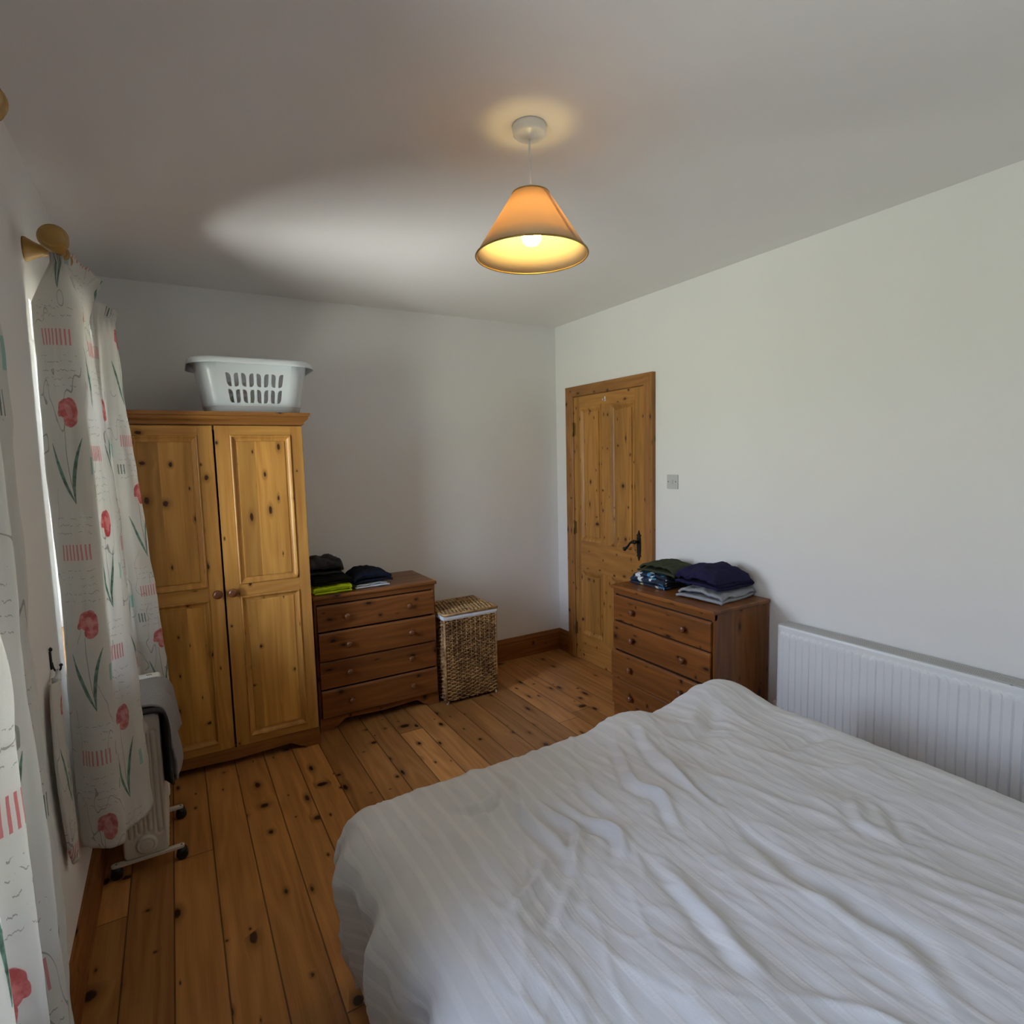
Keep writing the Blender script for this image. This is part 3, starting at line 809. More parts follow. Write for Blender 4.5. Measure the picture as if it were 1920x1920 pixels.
# ------------------------------------------------------------------ white laundry basket on the wardrobe
BO = (0.745, 3.410, 1.8225)
bas = tag(empty('laundry_basket', BO), 'white plastic laundry basket with slots standing on top of the wardrobe', 'laundry basket')
def rr_point(s, hw, hd, r):
    """s in [0,1): rounded-rectangle perimeter by straight runs and corners, starting front-left going right"""
    segs = [('l', (-hw+r, -hd), (hw-r, -hd)), ('a', (hw-r, -hd+r), -90), ('l', (hw, -hd+r), (hw, hd-r)), ('a', (hw-r, hd-r), 0),
            ('l', (hw-r, hd), (-hw+r, hd)), ('a', (-hw+r, hd-r), 90), ('l', (-hw, hd-r), (-hw, -hd+r)), ('a', (-hw+r, -hd+r), 180)]
    k = int(s*8) % 8; t = s*8 - int(s*8); sg = segs[k]
    if sg[0] == 'l': return (sg[1][0]+(sg[2][0]-sg[1][0])*t, sg[1][1]+(sg[2][1]-sg[1][1])*t)
    a = math.radians(sg[2] + 90*t); return (sg[1][0]+r*math.cos(a), sg[1][1]+r*math.sin(a))
def bpt(s, z):                             # basket wall: tapers towards the base
    t = z/0.262
    hw = 0.224 + (0.262-0.224)*t + (0.004 if z > 0.034 else 0); hd = 0.150 + (0.190-0.150)*t + (0.004 if z > 0.034 else 0)
    x, y = rr_point(s % 1.0, hw, hd, 0.085)
    return Vector((x, y, z))
bm = bmesh.new()
cells = {}
def vkey(s, z):
    k = (round((s % 1.0)*20000), round(z*20000))
    if k not in cells: cells[k] = bm.verts.new(bpt(s, z))
    return cells[k]
zs_ = [0.0, 0.030, 0.0345, 0.048, 0.117, 0.128, 0.197, 0.262]
hole_rows = [(3, 4), (5, 6)]
ncol = 8; mg = 0.012
ss = []
for side in range(8):
    if side in (0, 4):
        ss += [(side + t)/8 for t in ([0.0] + [0.08 + 0.84*i/ncol for i in range(ncol)] + [0.92])]
    elif side in (2, 6): ss += [(side + i/4)/8 for i in range(4)]
    else: ss += [(side + i/7)/8 for i in range(7)]
ss.append(1.0)
for zi in range(len(zs_)-1):
    z0, z1 = zs_[zi], zs_[zi+1]
    for si in range(len(ss)-1):
        s0, s1 = ss[si], ss[si+1]
        side = int(s0*8+1e-6); t0 = s0*8 - side
        hole = zi in (3, 5) and side in (0, 4) and 0.07 < t0 < 0.91
        if not hole:
            a, b_, c, d = vkey(s0, z0), vkey(s1, z0), vkey(s1, z1), vkey(s0, z1)
            vs = [a, b_, c, d]
            try: bm.faces.new(vs)
            except ValueError: pass
            continue
        col_i = int(round((t0-0.08)/(0.84/ncol)))
        flip = (col_i % 2 == 1)
        # inner loop: slot with two sharp and two soft corners
        ds, dz = s1-s0, z1-z0; i0, i1, j0, j1 = 0.20, 0.80, 0.02, 0.98
        big = 0.62; inner = []
        def corner(cx, cy, sx, sy, soft):
            rx, ry = ((i1-i0)*0.62, (j1-j0)*0.30) if soft else ((i1-i0)*0.12, (j1-j0)*0.05)
            pts = []
            for q in range(5):
                a = math.pi/2*q/4; pts.append((cx - sx*rx*(1-math.cos(a)), cy - sy*ry*(1-math.sin(a))))
            return pts
        c_br = corner(i1, j0, 1, -1, flip)[::-1]; c_tr = corner(i1, j1, 1, 1, not flip)
        c_tl = corner(i0, j1, -1, 1, flip)[::-1]; c_bl = corner(i0, j0, -1, -1, not flip)
        inner = c_br + c_tr + c_tl + c_bl
        iv = [bm.verts.new(bpt(s0+u*ds, z0+v*dz)) for u, v in inner]
        cs_ = [vkey(s1, z0), vkey(s1, z1), vkey(s0, z1), vkey(s0, z0)]
        for q in range(4):
            ch = iv[q*5:(q+1)*5]
            for r in range(4): bm.faces.new([cs_[q], ch[r+1], ch[r]])
            nx = iv[((q+1)*5) % 20]; bm.faces.new([cs_[q], cs_[(q+1) % 4], nx, ch[4]])
bot = [vkey(s, 0.0) for s in ss[:-1]]; bm.faces.new(bot[::-1])
bmesh.ops.recalc_face_normals(bm, faces=bm.faces[:])
me = bpy.data.meshes.new('tub'); bm.to_mesh(me); bm.free(); me.materials.append(M['basket'])
for p in me.polygons: p.use_smooth = (abs(p.normal.x) > 0.02 or p.center.z < 0.05) and abs(p.normal.z) < 0.7
tub = bpy.data.objects.new('tub', me); COL.objects.link(tub); tub.parent = bas; solidify(tub, 0.003, 0)
prof = [(0.000, 0.250), (0.003, 0.262), (0.012, 0.268), (0.024, 0.267), (0.032, 0.260), (0.036, 0.246), (0.037, 0.236)]
n = 96; P = np.zeros((n, len(prof), 3))
for i in range(n):
    s = i/n; 
    for j, (o1, z) in enumerate(prof):
        x, y = rr_point(s, 0.2655+o1, 0.1935+o1, 0.09+o1); P[i, j] = (x, y, z)
rim = grid_obj('rim', P, M['basket'], bas, closed=True); solidify(rim, 0.0025, 0)

# ------------------------------------------------------------------ radiator on the right wall
ry0, ry1, rz0, rz1 = 0.12, 1.735, 0.243, 0.706
RO = (W, (ry0+ry1)/2, rz0)
rad = tag(empty('radiator', RO), 'long white ribbed panel radiator low on the right wall beside the bed', 'radiator')
xf_r = 2.884
pitch = 0.0333; nfl = int((ry1-ry0-0.03)/pitch); sub = 14
ysr = np.linspace(ry0, ry1, nfl*sub+1); zsr = np.concatenate([[rz0, rz0+0.006], np.linspace(rz0+0.014, rz1-0.014, 130), [rz1-0.006, rz1]])
YY, ZZ = np.meshgrid(ysr, zsr, indexing='ij')
ph = ((YY-ry0-0.012)/pitch) % 1.0
edge = np.minimum(YY-ry0, ry1-YY)
wv = np.clip((0.5-np.abs(ph-0.5))/0.09, 0, 1); wv = wv*wv*(3-2*wv)           # 1 on the flute, 0 in the groove
zt, zb = rz1-0.040, rz0+0.030; hwid = 0.012
dz = np.maximum(np.maximum(ZZ - (zt - 0.018*(2*np.abs(ph-0.5))**2), (zb + 0.018*(2*np.abs(ph-0.5))**2) - ZZ), 0)
inside = np.clip(1 - dz/0.008, 0, 1)
depth = -0.0120*wv*inside*(edge > 0.016)
xx = xf_r + depth + 0.006*np.clip(1-(np.minimum(ZZ-rz0, rz1-ZZ))/0.008, 0, 1)**2
P = np.stack([xx, YY, ZZ], -1)
grid_obj('front_panel', P, M['rad'], rad, org=RO)
mb = MB(RO)
mb.box((xf_r+0.002, ry0+0.002, rz0+0.003), (xf_r+0.012, ry1-0.002, rz1-0.003)); mb.box((W-0.035, ry0+0.002, rz0+0.003), (W-0.024, ry1-0.002, rz1-0.003))
for y in np.arange(ry0+0.02, ry1-0.02, 0.0333): mb.box((xf_r+0.012, y, rz0+0.03), (W-0.035, y+0.004, rz1-0.03))
mb.build('back_panel', M['rad'], rad)
for ya in (ry0-0.0015, ry1-0.003): MB(RO).box((xf_r+0.001, ya, rz0+0.008), (W-0.022, ya+0.0045, rz1+0.002), bv=0.0015).build('side_cover', M['rad'], rad)
mb = MB(RO)
for i in range(6):
    x = xf_r+0.004 + i*0.0145; mb.box((x, ry0, rz1-0.004), (x+0.0075, ry1, rz1+0.003), g='y')
for y in np.arange(ry0+0.05, ry1, 0.16): mb.box((xf_r+0.004, y, rz1-0.006), (W-0.024, y+0.006, rz1+0.001))
mb.build('top_grille', M['radtop'], rad)
mb = MB(RO); sc_pts = [(ry0+0.012, rz0+0.004)]
for k in range(nfl):
    y = ry0+0.012+pitch*(k+0.5); sc_pts += [(y-0.008, rz0+0.001), (y-0.006, rz0-0.007), (y+0.006, rz0-0.007), (y+0.008, rz0+0.001)]
sc_pts += [(ry1-0.012, rz0+0.004)]
mb.prism(sc_pts, 'x', xf_r-0.002, xf_r+0.006)
mb.build('bottom_seam', M['rad'], rad)
mb = MB(RO); mb.lathe([(0, 0), (0.015, 0.0), (0.017, 0.004), (0.017, 0.048), (0.013, 0.055), (0, 0.056)], (2.935, 1.772, 0.232), 'z', 16)
mb.tube([(2.935, 1.772, 0.235), (2.935, 1.772, 0.002)], 0.0075); mb.tube([(2.935, 1.772, 0.265), (2.935, 1.73, 0.265)], 0.009)
mb.build('valve', M['white'], rad)
for y in (0.35, 1.5): MB(RO).box((W-0.026, y, rz0+0.05), (W-0.001, y+0.03, rz1-0.05)).build('bracket', M['rad'], rad)

# ------------------------------------------------------------------ pendant lamp
LX, LY = 1.345, 1.540
LO = (LX, LY, H)
lamp = tag(empty('pendant_lamp', LO), 'lit cream cone pendant lamp hanging from the ceiling on a white cord', 'lamp')
MB(LO).lathe([(0, H), (0.050, H), (0.052, H-0.006), (0.050, H-0.024), (0.044, H-0.030), (0.008, H-0.033), (0.006, H-0.040), (0, H-0.040)], (LX, LY, 0), 'z', 40).build('ceiling_rose', M['white'], lamp)
MB(LO).tube([(LX, LY, H-0.035), (LX-0.001, LY, 2.48), (LX+0.001, LY, 2.42), (LX, LY, 2.33)], 0.0032, 8).build('cord', M['white'], lamp)
mb = MB(LO); mb.lathe([(0, 2.385), (0.006, 2.385), (0.012, 2.365), (0.016, 2.350), (0.019, 2.345), (0.019, 2.300), (0.014, 2.296), (0, 2.296)], (LX, LY, 0), 'z', 20); mb.build('bulb_holder', M['white'], lamp)
sh = MB(LO); n = 64
ST, SB, RT, RB = 2.358, 2.178, 0.056, 0.172
sh.lathe([(RT, ST), (RT+(RB-RT)*0.25, ST+(SB-ST)*0.25), ((RT+RB)/2, (ST+SB)/2), (RT+(RB-RT)*0.75, ST+(SB-ST)*0.75), (RB, SB)], (LX, LY, 0), 'z', 72)
so = sh.build('lamp_shade', M['shade'], lamp); solidify(so, 0.0012, 0)
for r_, z_ in ((RT, ST), (RB, SB)):
    pts = [(LX+r_*math.cos(2*math.pi*k/72), LY+r_*math.sin(2*math.pi*k/72), z_) for k in range(72)]
    MB(LO).tube(pts, 0.0028, 6, closed=True).build('shade_trim', M['gold'], lamp)
a = math.radians(-75)                      # glued overlap seam
mb = MB(LO); tbx = []
pts = []
for t in np.linspace(0.01, 0.985, 12):
    r_ = RT+(RB-RT)*t + 0.0012; z_ = ST+(SB-ST)*t; pts.append((r_, z_))
P = np.zeros((12, 5, 3))
for i, (r_, z_) in enumerate(pts):
    for j in range(5):
        w_ = (j-2)*0.0045/r_; P[i, j] = (LX+r_*math.cos(a+w_), LY+r_*math.sin(a+w_), z_)
grid_obj('shade_seam', P, M['shade'], lamp, org=LO)
mb = MB(LO)
for k in range(3):
    t_ = 2*math.pi*k/3+0.3; mb.tube([(LX+0.001*math.cos(t_), LY+0.001*math.sin(t_), 2.345), (LX+RT*math.cos(t_), LY+RT*math.sin(t_), ST)], 0.0014, 5)
mb.build('shade_carrier', M['white'], lamp)
prof = [(0, 2.208), (0.010, 2.209), (0.020, 2.213), (0.027, 2.221), (0.030, 2.234), (0.029, 2.246), (0.025, 2.258), (0.017, 2.275), (0.013, 2.292), (0.013, 2.298), (0, 2.298)]
MB(LO).lathe(prof, (LX, LY, 0), 'z', 28).build('light_bulb', M['bulb'], lamp)

# ------------------------------------------------------------------ curtain poles and curtains
def curtain_pole(y0, y1, label, ringys, brys):
    px, pz = 0.092, 2.240
    PO = (px, (y0+y1)/2, pz)
    root = tag(empty('curtain_pole', PO), label, 'curtain pole')
    MB(PO).tube([(px, y0, pz), (px, y1, pz)], 0.014, 20, g='y').build('pole', M['pole'], root)
    for y, s in ((y0, -1), (y1, 1)):
        prof = [(0.014, 0.0), (0.017, 0.0), (0.021, 0.006), (0.021, 0.012), (0.016, 0.018), (0.020, 0.024), (0.028, 0.032), (0.030, 0.040), (0.024, 0.047), (0.031, 0.051), (0.036, 0.060), (0.033, 0.068), (0.028, 0.072),
                (0.036, 0.077), (0.039, 0.086), (0.035, 0.095), (0.028, 0.099), (0.031, 0.104), (0.030, 0.111), (0.020, 0.119), (0, 0.122)]
        MB(PO).lathe([(r_, s*h_) for r_, h_ in prof], (px, y, pz), 'y', 26).build('finial', M['pole'], root)
    for y in brys:
        mb = MB(PO)
        mb.lathe([(0, 0), (0.036, 0.0), (0.037, 0.006), (0.033, 0.012), (0.024, 0.028), (0.017, 0.045), (0.013, 0.060), (0.014, 0.072), (0.012, px), (0, px)], (0, y, pz), 'x', 24)
        mb.lathe([(0.0145, -0.012), (0.021, -0.012), (0.023, 0), (0.021, 0.012), (0.0145, 0.012)], (px, y, pz), 'y', 20)
        mb.build('bracket', M['pole'], root)
    for y in ringys:
        pts = [(px+0.020*math.cos(t_), y, pz-0.004+0.020*math.sin(t_)) for t_ in np.linspace(0, 2*math.pi, 24, endpoint=False)]
        mb = MB(PO); mb.tube(pts, 0.0042, 7, closed=True)
        mb.build('ring', M['pole'], root)
    return root
curtain_pole(2.285, 3.42, 'gold varnished wooden curtain pole with ribbed finial over the far window',
             [2.40, 2.47, 2.54, 2.61, 2.67, 2.88, 2.95, 3.02, 3.08, 3.14], [2.345, 3.36])
curtain_pole(-0.40, 1.365, 'wooden curtain pole over the near window, its end at the left picture edge', [0.84, 0.93, 1.03, 1.13, 1.24], [-0.32, 1.25])

def curtain(name, label, keys, u0, flare=0.0, amp=0.010, org=None, vdat=1.995, hem_wave=0.012, ncut=150, seed=1):
    """keys: list of (z, [(x,y)...]) with equal point counts; lofted along z from top to hem"""
    K = [(z, catmull(p, 14)) for z, p in keys]
    ztop, zbot = K[0][0], K[-1][0]
    n = K[0][1].shape[0]; rows = []
    zz = np.concatenate([np.linspace(ztop, ztop-0.12, 22, endpoint=False), np.linspace(ztop-0.12, zbot, ncut)])
    for z in zz:
        for (za, pa), (zb_, pb) in zip(K, K[1:]):
            if z <= za+1e-9 and z >= zb_-1e-9:
                t = (za-z)/(za-zb_); p = pa*(1-t) + pb*t; break
        rows.append(p)
    R_ = np.array(rows)                    # (rows, n, 2)
    seg = np.linalg.norm(np.diff(K[-1][1], axis=0), axis=1); u = np.concatenate([[0], np.cumsum(seg)])
    UU = np.repeat(u[None], len(zz), 0) + u0
    ZZ = np.repeat(zz[:, None], n, 1)
    dxy = np.gradient(R_, axis=1); nr = np.stack([dxy[..., 1], -dxy[..., 0]], -1); nr /= (np.linalg.norm(nr, axis=-1, keepdims=True)+1e-9)
    fal = np.clip((ztop-ZZ)/0.5, 0, 1)
    wob = (fbm(UU*16, ZZ*1.6, seed)*1.6*amp + fbm(UU*7, ZZ*7, seed+5)*amp*1.0)*(0.4+fal)
    gat = np.exp(-((ZZ-(ztop-0.055))/0.025)**2)
    pl = np.sin(UU*2*math.pi/0.028)*0.006*np.clip(1-(ztop-ZZ)/0.22, 0, 1)*gat**0.3
    R_ = R_ + nr*(wob+pl)[..., None]
    hem = (np.sin(UU*9+seed)*hem_wave + fbm(UU*12, UU*0, seed)*hem_wave)*np.clip((zz[0]-ZZ)/(ztop-zbot), 0, 1)**4
    P = np.stack([R_[..., 0], R_[..., 1], ZZ + hem + 0.005*np.sin(UU*2*math.pi/0.062)*np.clip(1-(ztop-ZZ)/0.03, 0, 1)], -1)
    uv = np.stack([UU, vdat - ZZ], -1)
    org = (float(K[0][1][:, 0].mean()), float(K[0][1][:, 1].mean()), zbot)
    P[..., 0] = np.maximum(P[..., 0], 0.008)
    o = grid_obj(name, P, M['curtain'], None, uv=uv, org=org)
    solidify(o, 0.0014, 0)
    tag(o, label, 'curtain', 'tulip print curtains'); return o

c1_top = [(0.062, 2.330), (0.080, 2.335), (0.100, 2.345), (0.118, 2.46), (0.158, 2.66), (0.166, 2.735), (0.120, 2.72), (0.100, 2.62), (0.070, 2.66), (0.05, 2.60)]
c1_tape = [(0.066, 2.318), (0.086, 2.312), (0.098, 2.335), (0.112, 2.42), (0.138, 2.55), (0.150, 2.66), (0.105, 2.70), (0.085, 2.62), (0.065, 2.66), (0.05, 2.60)]
c1_208 = [(0.013, 2.300), (0.065, 2.268), (0.122, 2.275), (0.136, 2.36), (0.120, 2.43), (0.132, 2.53), (0.110, 2.60), (0.085, 2.55), (0.060, 2.60), (0.04, 2.55)]
c1_mid = [(0.012, 2.270), (0.070, 2.232), (0.124, 2.238), (0.128, 2.320), (0.160, 2.365), (0.168, 2.44), (0.110, 2.475), (0.06, 2.43), (0.045, 2.47), (0.03, 2.42)]
c1_bot = [(0.014, 2.262), (0.075, 2.215), (0.128, 2.228), (0.128, 2.305), (0.186, 2.365), (0.192, 2.45), (0.110, 2.485), (0.06, 2.44), (0.045, 2.48), (0.03, 2.42)]
curtain('curtain', 'tulip curtain nearest the wall hook, hanging in front of the oil heater',
        [(2.262, c1_top), (2.200, c1_tape), (2.070, c1_208), (1.55, c1_mid), (0.325, c1_bot)], u0=0.0, seed=3)
c2_top = [(0.062, 2.965), (0.080, 2.935), (0.105, 2.930), (0.140, 2.99), (0.178, 3.055), (0.186, 3.12), (0.130, 3.13), (0.09, 3.08), (0.05, 3.12)]
c2_tape = [(0.080, 2.960), (0.092, 2.925), (0.112, 2.925), (0.125, 2.985), (0.165, 3.03), (0.172, 3.08), (0.120, 3.12), (0.09, 3.08), (0.05, 3.12)]
c2_mid = [(0.060, 2.930), (0.112, 2.905), (0.130, 2.950), (0.128, 3.000), (0.178, 2.990), (0.208, 3.04), (0.150, 3.10), (0.09, 3.07), (0.05, 3.11)]
c2_bot = [(0.080, 2.985), (0.140, 2.955), (0.165, 3.000), (0.175, 3.035), (0.225, 3.020), (0.277, 3.05), (0.210, 3.12), (0.12, 3.09), (0.05, 3.13)]
curtain('curtain', 'tulip curtain hanging against the wardrobe, behind the heater',
        [(2.240, c2_top), (2.180, c2_tape), (1.62, c2_mid), (0.455, c2_bot)], u0=0.285, seed=9, vdat=2.06)
c3_top = [(0.03, 1.27), (0.115, 1.24), (0.10, 1.17), (0.125, 1.10), (0.075, 1.04), (0.12, 0.98), (0.07, 0.92), (0.12, 0.85), (0.06, 0.80)]
c3_bot = [(0.02, 1.25), (0.140, 1.205), (0.118, 1.10), (0.160, 1.05), (0.105, 0.98), (0.165, 0.92), (0.110, 0.84), (0.17, 0.76), (0.10, 0.70)]
curtain('curtain', 'tulip curtain of the near window, cut off by the left picture edge',
        [(2.255, c3_top), (2.0, c3_top), (0.32, c3_bot)], u0=0.0, seed=21, vdat=1.51)

# tie-back band hanging from its hook
tl = [(1.990, 0.965), (1.955, 0.900), (1.940, 0.742), (1.962, 0.590), (1.995, 0.471), (2.030, 0.405)]
tr = [(2.058, 0.962), (2.065, 0.880), (2.080, 0.760), (2.110, 0.642), (2.112, 0.523), (2.070, 0.415)]
A, B = catmull(tl, 8), catmull(tr, 8); n = len(A); m_ = 12
P = np.zeros((n, m_+1, 3)); uv = np.zeros((n, m_+1, 2))
for j in range(m_+1):
    t = j/m_; p = A*(1-t)+B*t
    wob = 0.003*fbm(p[:, 0]*60, p[:, 1]*60, 4)
    P[:, j] = np.stack([0.006+0.024*np.sin(math.pi*(0.15+0.8*t))+wob, p[:, 0], p[:, 1]], -1); uv[:, j] = np.stack([p[:, 0]*1.0+0.32, -p[:, 1]+1.50], -1)
TB = tag(empty('curtain_tieback', (0.02, 2.03, 0.41)), 'long fabric tieback with orange print hanging from the black wall hook', 'curtain tieback')
tb_ = grid_obj('band', P, M['curtain'], TB, uv=uv, org=(0.02, 2.03, 0.41)); solidify(tb_, 0.006, 0)
MB((0.02, 2.03, 0.41)).tube([(0.016, 2.100, 0.973), (0.020, 2.080, 0.960), (0.020, 2.060, 0.955), (0.020, 2.040, 0.958)], [0.004, 0.008, 0.010, 0.006]).build('loop', M['shirtw'], TB)
mb = MB((0, 2.10, 0.98))
mb.box((0.0, 2.098, 0.975), (0.005, 2.112, 1.030), bv=0.002)
mb.lathe([(0, -0.003), (0.004, 0), (0.005, 0.006), (0, 0.012)], (0.004, 2.106, 1.030), 'z', 10)
mb.tube(catmull([(0.004, 2.106, 0.995), (0.007, 2.104, 0.978), (0.014, 2.100, 0.968), (0.023, 2.098, 0.972), (0.026, 2.097, 0.984)], 5), 0.0026, 8)
mb.lathe([(0, -0.004), (0.004, -0.003), (0.0050, 0), (0.004, 0.003), (0, 0.005)], (0.026, 2.097, 0.986), 'z', 12)
tag(mb.build('wall_hook', M['iron']), 'small black iron hook on the wall between the two windows', 'hook')

# ------------------------------------------------------------------ oil heater with towel
ex0, ex1, ey0, ey1, ez0, ez1 = 0.088, 0.238, 2.535, 2.860, 0.058, 0.618
EO = ((ex0+ex1)/2, (ey0+ey1)/2, 0)
heat = tag(empty('oil_heater', EO), 'cream oil filled column heater on wheels beside the far window curtain', 'heater')
nf = 8; fp = (ey1-ey0-0.02)/(nf-1)
na, nb = 46, 120
aa = np.linspace(0, 1, na); bb = np.linspace(0, 1, nb)
AA, BB = np.meshgrid(aa, bb, indexing='ij')
Xf = ex0 + (ex1-ex0)*AA; Zf = ez0 + (ez1-ez0)*BB
def fin(yc, sgn):
    w_ = ex1-ex0; cx = (ex0+ex1)/2
    # rounded outline
    r = 0.022; dx = np.maximum(np.abs(Xf-cx)-(w_/2-r), 0); dzz = np.maximum(np.abs(Zf-(ez0+ez1)/2)-((ez1-ez0)/2-r), 0)
    dist = r - np.sqrt(dx**2+dzz**2); el = np.clip(dist/0.006, 0, 1)
    b_ = 0.006*np.sqrt(np.clip(1-(1-el)**2, 0, 1))
    groove = np.zeros_like(Xf)
    for gx, zlo in ((-0.048, 0.145), (-0.016, 0.160), (0.016, 0.160), (0.048, 0.145)):
        lz0, lz1 = ez0+0.09+zlo-0.145, ez1-0.075
        ddx = np.abs(Xf-cx-gx); ddz = np.maximum(np.maximum(lz0-Zf, Zf-lz1), 0)
        dd = np.sqrt(ddx**2+ddz**2); groove += 0.0055*(np.clip(1-np.abs(dd-0.0095)/0.0045, 0, 1))
    rc = np.sqrt((Xf-cx)**2 + (Zf-(ez0+0.048))**2)
    emb = 0.009*np.clip((0.036-rc)/0.006, 0, 1) - 0.003*np.clip(1-np.abs(rc-0.024)/0.005, 0, 1)
    rt = np.sqrt((Xf-cx)**2 + (Zf-(ez1-0.048))**2); emb += 0.009*np.clip((0.036-rt)/0.006, 0, 1)
    dep = b_ - groove*0.9 + emb
    shr = np.where(dist < 0, 1, 0)
    X2, Z2 = Xf.copy(), Zf.copy()
    L = np.sqrt(dx**2+dzz**2)+1e-9; ov = np.clip(L-r, 0, None)
    X2 -= np.sign(Xf-cx)*dx/L*ov; Z2 -= np.sign(Zf-(ez0+ez1)/2)*dzz/L*ov
    return np.stack([X2, yc - sgn*dep, Z2], -1)
for k in range(nf):
    yc = ey0+0.010+fp*k
    Fr, Bk = fin(yc-0.001, 1), fin(yc+0.001, -1)
    v = np.concatenate([Fr.reshape(-1, 3), Bk.reshape(-1, 3)]) - np.array(EO)
    idx = np.arange(na*nb).reshape(na, nb)
    f1 = np.stack([idx[:-1, :-1], idx[1:, :-1], idx[1:, 1:], idx[:-1, 1:]], -1).reshape(-1, 4)
    f2 = f1[:, ::-1] + na*nb
    per = np.concatenate([idx[:, 0], idx[-1, 1:], idx[-2::-1, -1], idx[0, -2:0:-1]])
    pn = np.roll(per, -1); f3 = np.stack([per, per+na*nb, pn+na*nb, pn], -1)
    me = bpy.data.meshes.new('fin'); me.from_pydata(v.tolist(), [], np.concatenate([f1, f2, f3]).tolist()); me.update()
    me.polygons.foreach_set('use_smooth', [True]*len(me.polygons)); me.materials.append(M['heater'])
    o = bpy.data.objects.new('fin', me); COL.objects.link(o); o.parent = heat
for z in (ez0+0.048, ez1-0.048): MB(EO).tube([((ex0+ex1)/2, ey0+0.012, z), ((ex0+ex1)/2, ey1+0.02, z)], 0.020, 16).build('oil_pipe', M['heater'], heat)
mb = MB(EO); mb.box((ex0-0.004, ey1+0.006, 0.10), (ex1+0.004, ey1+0.060, 0.662), bv=0.012, seg=3); mb.build('control_box', M['white'], heat)
mb = MB(EO)
for i, x in enumerate((0.192, 0.199, 0.206)): mb.box((x, ey1+0.020, 0.6612), (x+0.004, ey1+0.034, 0.6625), rot=Matrix.Rotation(0.3, 3, 'Z'))
mb.build('control_mark', M['black'], heat)
MB(EO).box((0.145, ey1+0.016, 0.6612), (0.162, ey1+0.019, 0.6625)).build('control_mark', M['black'], heat)
for yb in (ey0+0.010, ey1-0.010):
    mb = MB(EO); xa, xb = 0.045, 0.288
    prof = [(xa, -0.011), (xb, -0.011)]
    out = [(xa+0.011+0.011*math.cos(t_), yb+0.011*math.sin(t_)) for t_ in np.linspace(math.pi/2, 3*math.pi/2, 10)] + [(xb-0.011+0.011*math.cos(t_), yb+0.011*math.sin(t_)) for t_ in np.linspace(-math.pi/2, math.pi/2, 10)]
    mb.prism(out, 'z', 0.048, 0.058, g='x')
    ft = mb.build('foot_bar', M['heater'], heat)
    for xw in (0.062, 0.278):
        w_ = MB(EO); w_.lathe([(0, -0.014), (0.017, -0.014), (0.021, -0.010), (0.021, 0.010), (0.017, 0.014), (0, 0.014)], (xw, yb, 0.021), 'y', 18)
        w_.lathe([(0, 0), (0.012, 0), (0.019, 0.004), (0.016, 0.022), (0, 0.024)], (xw, yb, 0.024), 'z', 14); w_.build('wheel', M['black'], ft)
        s_ = MB(EO); s_.lathe([(0, 0), (0.004, 0.0), (0.003, 0.002), (0, 0.002)], (xw, yb, 0.058), 'z', 8); s_.build('screw', M['steel'], ft)

def towel_sheet(path, y0, y1, mat, name, seed, thick, parent=None, ragged=0.02, skew=0.0, org=None):
    p = catmull(path, 8); n = len(p); m_ = 40
    s = np.concatenate([[0], np.cumsum(np.linalg.norm(np.diff(p, axis=0), axis=1))])
    ty = np.linspace(0, 1, m_); S, TY = np.meshgrid(s, ty, indexing='ij')
    Px = np.repeat(p[:, 0][:, None], m_, 1); Pz = np.repeat(p[:, 1][:, None], m_, 1)
    t = S/s[-1]
    Y = y0 + (y1-y0)*TY + skew*t*t
    down = np.clip((S-0.22)/0.15, 0, 1)
    Px = Px + down*(0.012*np.sin(TY*9+seed) + 0.02*fbm(TY*5, S*6, seed)); Pz = Pz + down*ragged*np.sin(TY*3.1+seed)*t**3
    P = np.stack([Px, Y, Pz], -1)
    o = grid_obj(name, P, mat, parent, uv=np.stack([S, (y1-y0)*TY], -1), org=org); solidify(o, thick, 1.0)
    return o
TO = (0.165, 2.70, 0.625)
tw = tag(empty('towel', TO), 'grey waffle towel folded over the top of the oil heater', 'towel')
towel_sheet([(0.072, 0.45), (0.074, 0.56), (0.080, 0.612), (0.10, 0.626), (0.165, 0.628), (0.222, 0.626), (0.246, 0.610), (0.252, 0.56), (0.250, 0.47), (0.250, 0.36), (0.252, 0.30)], 2.512, 2.845, M['toweld'], 'under_layer', 2, 0.010, tw, 0.03, org=TO)
towel_sheet([(0.058, 0.50), (0.060, 0.58), (0.072, 0.630), (0.10, 0.643), (0.165, 0.645), (0.225, 0.643), (0.258, 0.622), (0.270, 0.56), (0.276, 0.49), (0.284, 0.43), (0.287, 0.375)], 2.548, 2.862, M['towel'], 'top_layer', 5, 0.010, tw, 0.05, org=TO)

